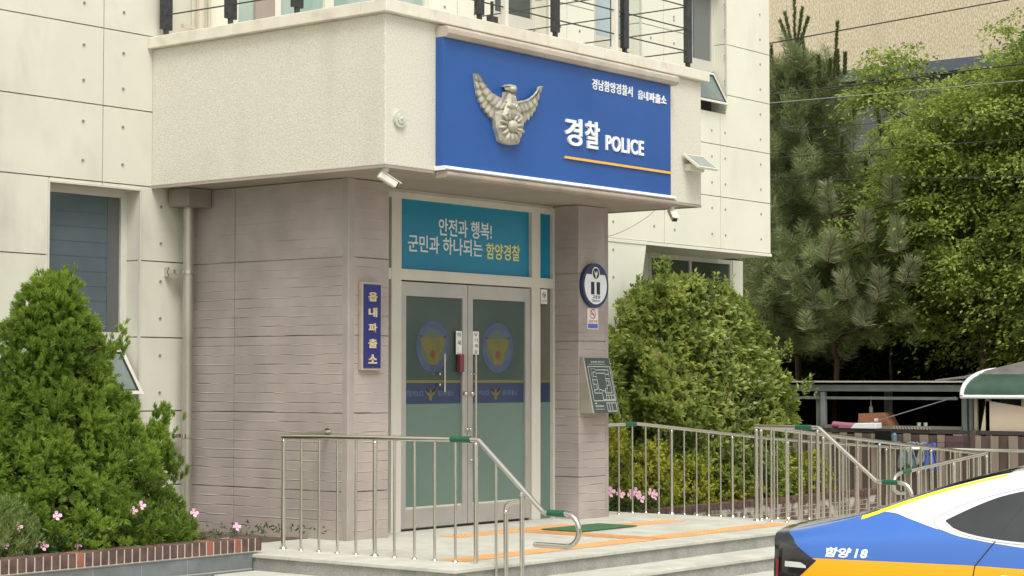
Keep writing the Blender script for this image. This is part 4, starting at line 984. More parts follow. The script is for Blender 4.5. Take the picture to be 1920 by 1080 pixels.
def bpt():
    h = random.random()**.95; a = random.uniform(math.pi*.85, math.pi*2.25) if random.random() < .85 else random.uniform(0, 6.28)
    bu = 0
    for ba, bh in bb:
        da = math.atan2(math.sin(a-ba), math.cos(a-ba)); dh = (h-bh)*3; bu = max(bu, math.exp(-(da*da+dh*dh)/.045))
    r = float(brad(h))*(.80+.22*bu)*random.uniform(.95, 1.02); ry = .40
    cx = 8.95+1.2*(1-h)
    return (cx+r*math.cos(a), 1.95+r*ry*math.sin(a), bz0+(bz1-bz0)*h), (math.cos(a), math.sin(a)*1.5, .1)
lv = Leaves(); leafy_blob(lv, bpt, 4700, 10, .11, .046)
def bin_():
    p, o = bpt(); k = random.uniform(.3, .85); return (9.6+(p[0]-9.6)*k, 1.95+(p[1]-1.95)*k, p[2]*.97), o
leafy_blob(lv, bin_, 900, 8, .11, .055)
for (sx, sz) in ((7.95, 3.86), (8.0, 3.72), (8.7, 3.66), (11.95, 2.2), (11.3, 2.75), (7.0, 3.3), (7.4, 3.55), (7.55, 3.45), (9.35, 3.68), (9.5, 3.6), (10.0, 3.42)):
    leafy_blob(lv, lambda: ((sx+random.gauss(0, .08), 1.5+random.gauss(0, .08), sz+random.uniform(-.25, .02)), (0, -.3, 1)), 9, 9, .09, .04)
lv.build('foliage', K['broad'], sb)
mb = MB()
for k in range(26):
    a = random.uniform(0, 6.28); h = random.uniform(.2, .9); r = float(brad(h))*.8
    limb(mb, (9.3+random.uniform(-.2, .2), 1.95, .38), (9.3+r*math.cos(a), 1.95+.5*r*math.sin(a), bz0+(bz1-bz0)*h), .03, .008, .06, 5, 4)
mb.build('stem', K['bark'], sb)
# second small shrub to the left, tight to the porch
sb2 = thing('broadleaf_shrub', 'narrow leafy shrub squeezed between the porch column and the big shrub', 'shrub', (6.9, 1.8, .4))
def b2():
    a = random.uniform(math.pi*.8, math.pi*2.2); h = random.random(); r = (.62-.25*h)*random.uniform(.85, 1.05)
    return (7.0+r*math.cos(a), 1.9+.5*r*math.sin(a), .5+2.3*h), (math.cos(a), math.sin(a), .2)
lv = Leaves(); leafy_blob(lv, b2, 620, 9, .095, .042); lv.build('foliage', K['broad'], sb2)
mb = MB(); [limb(mb, (7.0, 1.9, .38), (7.0+random.uniform(-.4, .4), 1.9+random.uniform(-.2, .2), 2.6), .02, .006, .04, 5, 4) for _ in range(7)]; mb.build('stem', K['bark'], sb2)
# yellow-green hedge shrubs behind the ramp rail
lab = ['tallest yellow green shrub nearest the porch column', 'yellow green shrub behind the second post of the ramp rail', 'yellow green shrub at the middle of the ramp rail', 'small yellow shrub below the big shrub', 'yellow tipped shrub behind the right stair rail', 'last yellow green shrub before the fence']
for i, (x, y, w_, h_) in enumerate(((6.55, 1.35, .55, 1.12), (7.5, 1.35, .55, .92), (8.4, 1.35, .55, .66), (9.3, 1.35, .5, .55), (10.5, 1.35, .7, .78), (11.9, 1.45, .6, .62))):
    t = thing('yellow_shrub', lab[i], 'shrub', (x, y, .36), 'yellow green shrubs behind the ramp rail'); lv = Leaves()
    def yp():
        a = random.uniform(0, 6.28); k = random.random(); r = w_*math.sqrt(max(0, 1-(k*.95)**2))*random.uniform(.5, 1.08)
        return (x+r*math.cos(a), y+r*.55*math.sin(a), .40+h_*k+random.uniform(-.04, .06)), (math.cos(a), math.sin(a)-.3, .6)
    leafy_blob(lv, yp, 330, 9, .052, .03); lv.build('foliage', K['yellowleaf'], t)
    mb = MB(); [limb(mb, (x, y, .34), (x+random.uniform(-.4, .4)*w_, y+random.uniform(-.2, .2), .4+h_*random.uniform(.5, .95)), .01, .004, .03, 5, 3) for _ in range(10)]; mb.build('stem', K['bark'], t)

# ------------------------------------------------------------------ fence, shed and yard behind
fc = thing('wooden_fence', 'weathered brown board on board fence behind the ramp', 'fence', (15, 0, 0))
mb = MB(); y = -7; i = 0
while y < 6.5:
    w_ = .15+random.uniform(-.02, .02)
    top = 1.235+random.uniform(-.01, .01)
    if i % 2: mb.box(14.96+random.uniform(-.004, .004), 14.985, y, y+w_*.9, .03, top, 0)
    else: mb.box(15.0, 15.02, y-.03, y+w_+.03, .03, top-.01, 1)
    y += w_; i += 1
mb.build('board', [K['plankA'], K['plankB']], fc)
mb = MB(); mb.box(15.02, 15.07, -7, 6.5, 1.245, 1.31); mb.box(15.03, 15.08, -7, 6.5, .4, .46); mb.build('fence_rail', mat('dark_rail', (.05, .045, .04), rough=.8), fc)
mb = MB(); y = -6.4
while y < 6.5: mb.box(15.03, 15.12, y, y+.09, 0, 1.2); y += 1.95
mb.box(14.93, 15.0, .17, .24, 0, 1.33); mb.build('fence_post', K['plankB'], fc)
MB().box(14.94, 14.955, .36, .68, 1.02, 1.22).build('patch_board', mat('purple_board', (.11, .06, .06), rough=.8), fc)

sh = thing('open_shed', 'grey metal framed open shed with dark interior behind the fence', 'shed', (17, 2, 0))
mb = MB(); mb.box(15.2, 15.32, .52, 4.6, 1.94, 2.09); mb.box(15.24, 15.30, .62, 4.6, 1.80, 1.85); mb.build('front_beam', K['shedgrey'], sh, .006)
mb = MB(); mb.box(15.1, 19.5, .50, 4.8, 2.092, 2.118); mb.build('roof', mat('shed_roof', (.45, .42, .34), (.5, .47, .38), scale=3, rough=.6), sh)
mb = MB(); 
for q in ((15.2, 15.3, .43, .52, 0, 2.09), (15.22, 15.28, .33, .40, 0, 1.85), (15.2, 15.3, 3.08, 3.16, 0, 1.93), (15.3, 15.36, 3.2, 3.3, 0, 1.93), (16.5, 16.6, 2.5, 2.62, 0, 1.93)): MB().box(*q).build('shed_post', K['shedgrey'], sh, .006)
mb = MB(); mb.box(15.2, 15.45, .5, 3.1, 1.31, 1.36); mb.build('counter', mat('counter_wood', (.20, .18, .14), (.25, .22, .18), scale=5, rough=.8), sh)
mb = MB(); mb.box(19.4, 19.45, -4.5, 4.8, 0, 2.09); mb.box(15.5, 19.4, 4.75, 4.8, 0, 2.09); mb.box(15.2, 19.4, .50, 4.8, 2.05, 2.09); mb.build('shade_lining', K['shadow'], sh)  # shed walls and ceiling coloured black as interior shade
mb = MB(); limb(mb, (15.18, .62, 1.85), (15.18, 2.2, 1.40), .010, .010, 0, 6, 2); mb.build('brace', K['shedgrey'], sh)
t = thing('cardboard_box', 'open brown cardboard box on the shed counter', 'box', (15.35, 2.1, 1.36))
MB().prism([(1.86, 1.362), (2.46, 1.362), (2.44, 1.56), (1.98, 1.58)], 0, 15.24, 15.6).build('carton', K['cardboard'], t, .004)
MB().box(15.234, 15.239, 2.07, 2.14, 1.42, 1.48).build('paper_label', K['paper'], t)
t = thing('bottle', 'thin grey bottle standing on the cardboard box', 'bottle', (15.35, 2.26, 1.57)); mb = MB(); mb.tube([(15.35, 2.26, 1.575), (15.35, 2.26, 1.68)], .035, 10); mb.tube([(15.35, 2.26, 1.68), (15.35, 2.26, 1.86)], .014, 8, r2=.01); mb.build('flask', K['shedgrey'], t)
t = thing('foam_roll', 'dusty pink foam mat draped over the fence top', 'mat', (15.1, 2.6, 1.31))
mb = MB(); mb.tube([(15.1, 2.85, 1.37), (15.1, 2.7, 1.36), (15.1, 2.35, 1.34)], .055, 12); mb.box(15.0, 15.2, 2.2, 2.7, 1.315, 1.35); mb.build('roll', K['pink'], t)
t = thing('white_tray', 'white plastic tray lying upside down on the fence top', 'tray', (15.1, 2.2, 1.31)); MB().prism([(1.98, 1.312), (2.46, 1.312), (2.38, 1.40), (1.98, 1.41)], 0, 14.98, 15.2).build('body', K['letter'], t, .01)
t = thing('coil_spring', 'pale ribbed hose lying along the fence top', 'hose', (15.05, 1.3, 1.31)); mb = MB()
for k in range(13): mb.tube([(15.0, .98+.055*k, 1.31), (15.0, 1.0+.055*k, 1.345), (15.08, 1.01+.055*k, 1.345), (15.08, 1.02+.055*k, 1.31)], .011, 6)
mb.build('rib', mat('hose', (.28, .24, .19), rough=.8), t)
for k, (y, lb) in enumerate(((1.34, 'left of two small pale cups on the shed counter'), (1.22, 'right of two small pale cups on the shed counter'))):
    t = thing('cup', lb, 'cup', (15.3, y, 1.36)); mb = MB(); mb.tube([(15.3, y, 1.361), (15.3, y, 1.42)], .03, 12, r2=.036); mb.build('bowl', mat('cup_glaze', (.45, .55, .48), rough=.3), t)
# clothes on the fence
def cloth(name, y0, y1, z0, z1, m, label, x=14.9):
    t = thing(name, label, 'clothing', (x, (y0+y1)/2, z0)); mb = MB(); nx, nz = 16, 12
    v = []
    for j in range(nz+1):
        for i in range(nx+1):
            u, w_ = i/nx, j/nz
            v.append((x-.03-.03*math.sin(u*14+2*w_)*(.4+w_)-.02*mnoise.noise(Vector((u*4, w_*3, y0*9))), y0+(y1-y0)*u+.03*math.sin(w_*5+u*3), z1-(z1-z0)*w_*(1+.12*math.sin(u*9))+.015*math.sin(u*8)))
    mb.add(v, [(j*(nx+1)+i, j*(nx+1)+i+1, (j+1)*(nx+1)+i+1, (j+1)*(nx+1)+i) for j in range(nz) for i in range(nx)], 0, True)
    o = mb.build('fabric', m, t); s_ = o.modifiers.new('thick', 'SOLIDIFY'); s_.thickness = .012
cloth('grey_garment', 1.18, 1.50, .70, 1.10, K['greycloth'], 'grey green garment hung on a line before the fence')
cloth('grey_garment', .98, 1.16, .76, 1.10, mat('grey_cloth_b', (.22, .23, .22), (.30, .31, .30), scale=22, rough=.95), 'paler grey cloth between the grey green and the blue one')
cloth('blue_garment', .80, 1.0, .66, 1.09, K['bluecloth'], 'bright blue garment hanging before the fence', 14.87)
t = thing('clothes_line', 'thin line holding the garments in front of the fence', 'line', (14.88, 1.1, 1.1)); mb = MB(); mb.tube([(14.93, .24, 1.12), (14.9, 1.1, 1.095), (14.93, 2.0, 1.12)], .006, 6); mb.build('cord', K['wire'], t)
t = thing('water_bottle', 'blue tinted bottle at the top of the fence boards', 'bottle', (14.93, 1.60, 1.1)); mb = MB(); mb.tube([(14.92, 1.60, 1.06), (14.92, 1.60, 1.22)], .045, 12); mb.tube([(14.92, 1.60, 1.22), (14.92, 1.60, 1.25)], .045, 12, r2=.02); mb.build('body', mat('blue_plastic', (.12, .18, .24), rough=.3), t)
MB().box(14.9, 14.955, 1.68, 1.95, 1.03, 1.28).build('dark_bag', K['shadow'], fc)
# green barrel awning
aw = thing('green_awning', 'dark green curved awning with white trim above the leaning board', 'awning', (15.5, -1.5, 1.85))
mb = MB(); ny, na = 2, 12; Y0, Y1 = .44, -4.5
prof = [(15.0+1.0*(1-math.cos(R(90*i/na))), 1.885+.42*math.sin(R(90*i/na))) for i in range(na+1)]
v = [(px_, yy, pz_) for yy in (Y0-.06, Y1) for px_, pz_ in prof]; mb.add(v, [(i, i+1, na+1+i+1, na+1+i) for i in range(na)], 0, True)
# hipped near end
hp_ = []
for i in range(na+1):
    a = R(90*i/na); 
    for j in range(7):
        b = R(90*j/6); hp_.append((15.0+1.0*(1-math.cos(a)*math.cos(b*.0)), Y0-.06+0*j, 1.885+.42*math.sin(a)))
mb.build('shell', K['awngreen'], aw)
mb = MB(); mb.add([(15.0, Y0-.06, 1.885)]+[(15.0+1.0*(1-math.cos(R(90*i/na))), Y0-.06-.35*math.sin(R(90*i/na))*0, 1.885+.42*math.sin(R(90*i/na))) for i in range(na+1)]+[(16.0, Y0-.06, 1.885)], [tuple(range(na+3))]); mb.build('end_panel', K['awngreen'], aw)
mb = MB(); mb.tube([(15.0, Y0, 1.86), (15.0, Y1, 1.86)], .03, 8); mb.tube([(p[0]-.02, Y0-.03-.22*(i/na)**2, p[1]) for i, p in enumerate(prof)], .035, 8); mb.build('white_trim', K['letter'], aw)
mb = MB(); mb.add([(15.25, .75, 2.14), (16.0, -.45, 2.50), (16.0, -5, 2.52), (15.6, -5, 2.30), (15.6, -.1, 2.24), (15.6, .3, 2.17)], [(0, 5, 4, 3, 2, 1)]); 
mb.tube([(15.2, .98, 2.12), (15.35, .45, 2.19), (15.6, -.1, 2.30), (15.9, -.55, 2.40)], .022, 6)
mb.add([(15.6, -.1, 2.28), (15.75, -5, 2.28), (18.5, -5, 2.75), (18.5, -.8, 2.75)], [(0, 1, 2, 3)])
mb.build('old_roof', K['roofgrey'], aw)
mb = MB(); mb.box(15.1, 15.17, -.02, .05, 0, 1.85); mb.box(15.1, 15.15, .20, .25, 0, 1.85); mb.box(15.12, 15.18, -.62, -.56, 1.3, 1.85); mb.build('awning_post', mat('yellowed_post', (.30, .28, .18), rough=.6), aw)
MB().box(16.4, 16.45, -5, .4, 0, 1.86).build('shade_panel', K['shadow'], aw)  # black sheet in place of the shade under the awning
t = thing('tan_panel', 'pale tan board leaning behind the fence under the awning', 'board', (15.15, -.8, 1.1))
MB().prism([(.14, 1.30), (.04, 1.80), (-.62, 1.70), (-1.6, 1.55), (-1.6, 1.30)], 0, 15.10, 15.13).build('sheet', K['tan'], t, .004)

# ------------------------------------------------------------------ far building and wires
fb = thing('far_building', 'tall sandy rendered building with slate band behind the trees', 'building', (30, 5, 0))
mb = MB(); mb.box(26, 40, -8, 17, 9.42, 16); mb.build('upper_wall', K['beige'], fb)
mb = MB(); mb.box(25.9, 40, -8.1, 17.1, 9.14, 9.418); mb.build('slate_band', K['slate'], fb, .01)
mb = MB()
for k in range(17): mb.box(26.3, 26.4, -8+1.5*k+.01, -8+1.5*(k+1)-.01, 0, 9.13)
mb.box(26.41, 39.5, -8, 17, 0, 9.13, 1); mb.build('lower_wall', [K['fartile'], K['joint']], fb)
def wire(a, b, sag, r, m, label):
    t = thing('overhead_wire', label, 'wire', a, 'overhead wires crossing before the trees'); mb = MB(); a = Vector(a); b = Vector(b)
    mb.tube([a.lerp(b, i/24)-Vector((0, 0, sag*4*(i/24)*(1-i/24))) for i in range(25)], r, 6); mb.build('strand', m, t)
wire((17, 12, 8.15), (17, -9, 9.18), .0, .012, K['wire'], 'highest brown wire crossing the sandy wall')
wire((17, 12, 7.50), (17, -9, 7.85), .12, .014, K['wire'], 'thick dark wire crossing below the slate band')
wire((17, 12, 7.46), (17, -9, 7.20), .03, .009, K['wire_l'], 'pale thin wire below the thick one')
wire((16.9, 12, 6.35), (16.9, -9, 6.3), .05, .009, K['wire'], 'dark wire crossing the middle of the trees')
wire((16.8, 12, 6.25), (16.8, -9, 5.2), .05, .008, K['wire'], 'lowest dark wire falling slightly to the right')
wire((16.7, 12, 7.0), (16.7, -9, 6.5), .05, .006, K['wire'], 'faint thin wire between the pale and the dark ones')

# ------------------------------------------------------------------ trees
def pine(cx, cy, H, rad, label, n_tuft, seed, z_lo=2.6):
    random.seed(seed); np.random.seed(seed)
    t = thing('pine_tree', label, 'tree', (cx, cy, 0)); mb = MB(); limb(mb, (cx, cy, 0), (cx, cy, H-.6), .085, .015, .06, 8, 12)
    C = []; A = []
    whorls = np.linspace(z_lo, H-1.2, 13)
    for wi, z in enumerate(whorls):
        f = (z-z_lo)/(H-z_lo); rr = rad*(1-f**1.5)*.95+.35
        for k in range(7):
            a = 2*math.pi*k/7+wi*.8+random.uniform(-.3, .3); L = rr*random.uniform(.75, 1.08)
            tip = (cx+L*math.cos(a), cy+L*math.sin(a), z+.28*L+random.uniform(-.2, .2))
            limb(mb, (cx, cy, z), tip, .028*(1-f*.5), .008, .06, 5, 4)
            for s_ in range(int(n_tuft/91)):
                q = random.uniform(.25, 1.0); e = Vector((cx, cy, z)).lerp(Vector(tip), q)+Vector((random.gauss(0, .16), random.gauss(0, .16), random.gauss(.04, .14)))
                C.append(tuple(e)); A.append((math.cos(a)*.6+random.gauss(0, .3), math.sin(a)*.6+random.gauss(0, .3), .7))
    mb.build('trunk', K['redbark'], t)
    C = np.array(C); A = unit(np.array(A)); lv = Leaves(); n = 95; m_ = len(C); Cr = np.repeat(C, n, 0); Ar = np.repeat(A, n, 0)
    side = unit(np.cross(Ar, rdir(m_*n))); tt = np.random.rand(m_*n, 1)
    lv.add(Cr-Ar*tt*.30, unit(side*.9+Ar*(.8-.5*tt)), np.random.uniform(.16, .26, m_*n), .010)
    lv.build('crown', K['pine'], t); return t
def candles(t, spots, label=None):
    lv = Leaves(); mb = MB()
    for (x, y, z, dx, dy, dz, L) in spots:
        d_ = Vector((dx, dy, dz)).normalized(); p = Vector((x, y, z)); mid = p+d_*L*.5+Vector((0, 0, .05)) ; tip = p+d_*L*.9+Vector((0, 0, L*.18))
        mb.tube([p, mid, tip], .020, 7, r2=.012)
        n = 520; q = np.random.rand(n, 1); P = np.array(p)+(np.array(tip)-np.array(p))*q; D = rdir(n)*.7+np.array(d_); lv.add(P, D, .085, .017)
    mb.build('shoot', K['redbark'], t); lv.build('candle', K['candle'], t)
pt = pine(20, 6.3, 9.6, 2.1, 'tall dark pine with upright candles beside the cream wall', 1100, 3)
sp = []
for dx, dy, L in ((0, 0, 1.15), (-.1, .45, .8), (-.05, .25, .9), (0, -.22, .95), (.05, -.45, .8)):
    sp.append((20, 6.41, 8.72, dx, dy, 1, L))
for y, z, L in ((6.95, 8.1, .75), (6.75, 8.1, .8), (5.95, 8.1, .95), (6.2, 8.0, .4), (5.65, 8.15, .45), (5.35, 8.15, 1.05), (5.25, 8.2, .45), (5.1, 8.2, .4), (5.45, 8.2, .3), (5.2, 6.3, .6), (4.6, 5.9, .5), (4.3, 6.9, .7), (4.9, 7.3, .6), (3.7, 5.2, .55), (3.2, 4.9, .5)):
    sp.append((19.7, y, z, 0, random.uniform(-.15, .15), 1, L))
candles(pt, sp)
mb = MB(); mb.tube([(20, 6.4, 7.6), (20, 6.41, 8.72)], .025, 7); mb.build('leader', K['redbark'], pt)
lv = Leaves(); n = 1500; q = np.random.rand(n, 1); lv.add(np.array((20, 6.4, 7.9))+np.array((0, 0, .8))*q, rdir(n)*[1, 1, .35], .17, .007); lv.build('leader_needles', K['pine'], pt)
p2 = pine(18.3, 4.6, 5.6, 1.7, 'lower spreading pine with pale needle clusters over the shed', 1100, 5, 2.9)
def brushes(t, spots):
    lv = Leaves(); mb = MB()
    for (x, y, z, L, tilt) in spots:
        a = np.array((x, y, z)); d_ = np.array((random.uniform(-.1, .1), tilt, 1.0)); d_ /= np.linalg.norm(d_)
        limb(mb, (18.3, 4.6, z-.1), tuple(a), .022, .014, .05, 6, 5); mb.tube([tuple(a), tuple(a+d_*L)], .014, 6, r2=.008)
        n = 420; q = np.random.rand(n, 1); side = unit(np.cross(np.broadcast_to(d_, (n, 3)), rdir(n)))
        lv.add(a+d_*L*q, unit(side+d_*(.25+.9*q)), np.random.uniform(.20, .31, n), .011)
    mb.build('branch', K['redbark'], t); lv.build('needle_brush', K['pine_l'], t)
brushes(p2, [(16.9, 2.53, 4.40, .55, .02), (16.9, 2.93, 3.52, .55, -.05), (16.9, 4.20, 3.40, .5, .15), (16.9, 3.93, 4.28, .5, -.1), (16.9, 4.72, 3.72, .45, .2), (16.95, 3.55, 3.6, .45, .3), (16.9, 2.38, 3.85, .4, -.4), (17, 3.25, 4.62, .5, 0), (17.1, 4.0, 5.2, .5, .1), (17.1, 2.75, 5.3, .45, -.1), (17.0, 4.4, 3.05, .4, .3), (17.0, 3.3, 3.1, .35, -.2)])

def broadtree(name, label, cx, cy, z0, z1, rx, ry, m, n_cl, n_leaf, L, Wd, seed, trunk_r=.14, flat=.35, cl=.33, inner=.35, rag=.17, gap_=-.28):
    random.seed(seed); np.random.seed(seed)
    t = thing(name, label, 'tree', (cx, cy, 0)); C = []
    mb = MB(); limb(mb, (cx, cy, 0), (cx, cy, z0+(z1-z0)*.75), trunk_r, trunk_r*.25, .12, 8, 8)
    k = 0
    while len(C) < n_cl:
        d_ = Vector((random.gauss(0, 1), random.gauss(0, 1), random.gauss(0, 1))).normalized()
        rr = random.random()**.33 if random.random() < inner else random.uniform(.8, 1.05)
        rr *= .84+rag*2*mnoise.noise(d_*2.3+Vector((seed, 0, 0)))+rag*mnoise.noise(d_*6+Vector((0, seed, 0)))
        p = Vector((cx+rx*rr*d_.x, cy+ry*rr*d_.y, (z0+z1)/2+(z1-z0)/2*rr*d_.z))
        if mnoise.noise(p*.9+Vector((seed*3, 1, 2))) < gap_: continue
        C.append((p, d_))
        if len(C) % 16 == 0: limb(mb, (cx, cy, min(p.z-.3, z0+(z1-z0)*.6)), p, .03, .006, .12, 5, 4)
    mb.build('trunk', K['bark'], t)
    lv = Leaves(); P0 = np.array([tuple(c_[0]) for c_ in C]); D0 = np.array([tuple(c_[1]) for c_ in C]); m_ = len(C)
    Pr = np.repeat(P0, n_leaf, 0); off = np.random.randn(m_*n_leaf, 3)*[cl, cl, cl*flat]
    off[:, 2] -= .25*(off[:, 0]**2+off[:, 1]**2)/cl
    D = unit(off*[1, 1, .3]+np.random.randn(m_*n_leaf, 3)*.15*[1, 1, 1]); D[:, 2] -= .25
    N = np.random.randn(m_*n_leaf, 3)*.45+[0, 0, 1]
    lv.add(Pr+off, D, L*np.random.uniform(.7, 1.25, m_*n_leaf), Wd, N)
    lv.build('crown', m, t); return t
broadtree('maple_tree', 'bright yellow green maple with layered sprays at the right', 19.0, 1.9, 2.5, 8.6, 1.8, 2.7, K['maple'], 1350, 60, .10, .058, 21, .14, .16, .22, .3, .28, -.12)
broadtree('maple_tree', 'second yellow green maple reaching past the right edge', 18.4, -.4, 2.5, 8.9, 1.8, 2.1, K['maple'], 1100, 60, .10, .058, 22, .14, .16, .22, .3, .28, -.12)
broadtree('young_tree', 'slender light leaved sapling between the pine and the maple', 20.5, 4.4, 4.2, 7.9, .8, .9, K['maple'], 150, 50, .075, .045, 25, .04, .2, .2)
for i, (x, y, z0, z1, rx, ry, lb) in enumerate(((22.5, 8, .4, 7.4, 1.8, 2.4, 'added dark tree filling the shade behind the cream corner'), (22.8, 4.6, .4, 6.6, 1.8, 2.4, 'added dark tree filling the shade behind the pines'), (22.5, 1.3, .4, 6.8, 1.8, 2.4, 'added dark tree filling the shade behind the first maple'), (22, -2, .4, 7.5, 1.9, 2.3, 'added dark tree filling the shade behind the second maple'))):
    broadtree('dark_fill_tree', lb, x, y, z0, z1, rx, ry, K['shade_fill'], 330, 90, .17, .11, 40+i, .16, .6, .42, .5)  # crowns added as dark fill for the shade between the trees

# ------------------------------------------------------------------ patrol car (local frame: x forward, y left, z up; the side we see is y < 0)
fh = Vector((math.cos(YAW), math.sin(YAW), 0))
ha = math.atan2(RT.y, RT.x)-R(26); yl = Vector((math.cos(ha+math.pi/2), math.sin(ha+math.pi/2), 0))
cl_ = CAM+fh*13.6+RT*1.833+yl*.74; cl_.z = 0
car = thing('patrol_car', 'white blue and orange police patrol sedan parked before the steps', 'car', cl_)
car.rotation_euler = (0, 0, ha)
KS = [0, .10, .30, .64, .95, 1.24, 1.7, 2.3, 2.9, 3.6, 4.1, 4.6, 4.92]
WF = [.80, .90, .975, 1, 1, 1, 1, 1, 1, 1, .985, .90, .70]
ZB = [.965, .985, 1.02, 1.05, 1.065, 1.065, 1.055, 1.04, 1.02, .99, .92, .79, .62]     # belt
YE = [.66, .69, .72, .70, .655, .62, .585, .575, .60, .70, .72, .68, .55]        # roof/deck edge half width
ZE = [1.062, 1.075, 1.115, 1.205, 1.318, 1.41, 1.515, 1.56, 1.50, 1.09, .99, .83, .66]
ZT = [1.095, 1.108, 1.150, 1.222, 1.334, 1.43, 1.54, 1.585, 1.53, 1.12, 1.02, .87, .68]
def section(s_):
    f = herm(KS, WF, s_); zb = herm(KS, ZB, s_); ye = herm(KS, YE, s_); ze = herm(KS, ZE, s_); zt = herm(KS, ZT, s_)
    wf = min(f, 1)
    return [(.70*wf, .22), (.86*wf, .28), (.905*wf, .45), (.93*wf, .66), (.925*wf, .80), (.895*wf, zb-.02), (max(.80*wf, ye+.02*0+.06), zb+(ze-zb)*.38), (ye+.035, zb+(ze-zb)*.86), (ye, ze), (ye*.62, zt-(zt-ze)*.18), (0, zt)]
NV = 60
def curve_at(s_):
    P = section(s_); n = len(P); ks = list(range(n)); ys = [p[0] for p in P]; zs_ = [p[1] for p in P]
    return [(herm(ks, ys, (n-1)*j/NV), herm(ks, zs_, (n-1)*j/NV)) for j in range(NV+1)]
_cc = {}
def surf(s_, z):
    """outer half width of the body side at station s_ and height z"""
    k = round(s_*200); 
    if k not in _cc: _cc[k] = curve_at(k/200)
    cv = _cc[k]
    for (y0, z0), (y1, z1) in zip(cv[5:-1], cv[6:]):
        if z0 <= z <= z1 and z1 > z0: return y0+(y1-y0)*(z-z0)/(z1-z0)
    return cv[-8][0]
ss = list(np.linspace(0, .3, 10))+list(np.linspace(.3, 4.5, 85))[1:]+list(np.linspace(4.5, 4.92, 12))[1:]
rows = []
for s_ in ss:
    cv = curve_at(s_); rows.append([(-y, z) for y, z in cv]+[(y, z) for y, z in cv[-2::-1]])
nr = len(rows[0]); v = [(s_, y, z) for s_, r_ in zip(ss, rows) for (y, z) in r_]
f = []; wheel_s = (1.10, 3.93)
for i in range(len(ss)-1):
    for j in range(nr-1):
        zc = (rows[i][j][1]+rows[i+1][j+1][1])/2; sc_ = (ss[i]+ss[i+1])/2
        if any((sc_-w_)**2+(zc-.33)**2 < .365**2 for w_ in wheel_s) and abs(rows[i][j][0]) > .5: continue
        f.append((i*nr+j, (i+1)*nr+j, (i+1)*nr+j+1, i*nr+j+1))
mb = MB(); mb.add(v, f, 0, True); mb.add([(ss[0], y, z) for y, z in rows[0]], [tuple(range(nr))], 0); mb.add([(ss[-1], y, z) for y, z in rows[-1]], [tuple(range(nr-1, -1, -1))], 0)
mb.add([(0, -.69, .22), (0, .69, .22), (4.92, .6, .22), (4.92, -.6, .22)], [(0, 3, 2, 1)], 0)
# livery: painted areas bounded by curves along the car's length
cp = bpy.data.materials.new('police_livery'); cp.use_nodes = True; n = cp.node_tree; L = n.links; b = n.nodes['Principled BSDF']
b.inputs['Roughness'].default_value = .22; b.inputs['Coat Weight'].default_value = .6; b.inputs['Coat Roughness'].default_value = .05
tc = n.nodes.new('ShaderNodeTexCoord'); sp_ = n.nodes.new('ShaderNodeSeparateXYZ'); L.new(tc.outputs['Object'], sp_.inputs[0])
def nm(op, a, b_=None):
    x = n.nodes.new('ShaderNodeMath'); x.operation = op
    for i, q in enumerate((a, b_)):
        if q is None: continue
        if isinstance(q, (int, float)): x.inputs[i].default_value = q
        else: L.new(q, x.inputs[i])
    return x.outputs[0]
def curve(inp, pts, smax):
    r = n.nodes.new('ShaderNodeValToRGB'); e = r.color_ramp.elements
    while len(e) < len(pts): e.new(.5)
    for i, (a, z) in enumerate(pts): e[i].position = a/smax
    for i, (a, z) in enumerate(pts): e[i].color = (z/2, z/2, z/2, 1)
    L.new(nm('DIVIDE', inp, smax), r.inputs[0]); return nm('MULTIPLY', r.outputs[0], 2)
sx_, sy_, sz_ = sp_.outputs
ay = nm('ABSOLUTE', sy_)
zo = curve(sx_, [(0, .902), (.4, .912), (1.0, .910), (1.45, .907), (1.76, .897), (3.2, .84), (5, .70)], 5)
zw = curve(sx_, [(0, 1.50), (.66, 1.50), (.74, 1.236), (.87, 1.226), (.97, 1.194), (1.15, 1.142), (1.34, 1.092), (1.54, 1.06), (1.74, 1.036), (2.6, .98), (5, .86)], 5)
zy = curve(sx_, [(0, 1.5), (.55, 1.5), (.60, 1.085), (.80, 1.14), (.95, 1.185), (1.24, 1.288), (1.6, 1.375), (1.66, 1.9), (5, 1.9)], 5)
xb = curve(sz_, [(0, .0), (.70, .12), (.772, .226), (.897, .36), (.904, .337), (1.009, .174), (1.077, .10), (1.2, .06), (2, .0)], 2)
def mixc(fac, a, c):
    m_ = n.nodes.new('ShaderNodeMix'); m_.data_type = 'RGBA'; L.new(fac, m_.inputs[0])
    if isinstance(a, tuple): m_.inputs[6].default_value = (*a, 1)
    else: L.new(a, m_.inputs[6])
    m_.inputs[7].default_value = (*c, 1); return m_.outputs[2]
c_ = mixc(nm('LESS_THAN', sz_, zw), (.86, .86, .84), srgb(60, 108, 188))
c_ = mixc(nm('MULTIPLY', nm('LESS_THAN', sx_, .66), nm('LESS_THAN', ay, .60)), c_, (.62, .62, .58))  # boot lid coloured pale for the sky it reflects
c_ = mixc(nm('LESS_THAN', sz_, zo), c_, srgb(250, 170, 0))
c_ = mixc(nm('LESS_THAN', sx_, xb), c_, (.022, .022, .024))
L.new(c_, b.inputs['Base Color'])
body = mb.build('body', cp, car, local=True)
K['carglass'] = mat('car_glass', (.02, .023, .024), (.035, .038, .04), scale=1.5, rough=.04, spec=.7)
K['trim'] = mat('car_trim', (.03, .03, .03), rough=.35)
K['seam'] = mat('panel_gap', (.03, .03, .035), rough=.7)
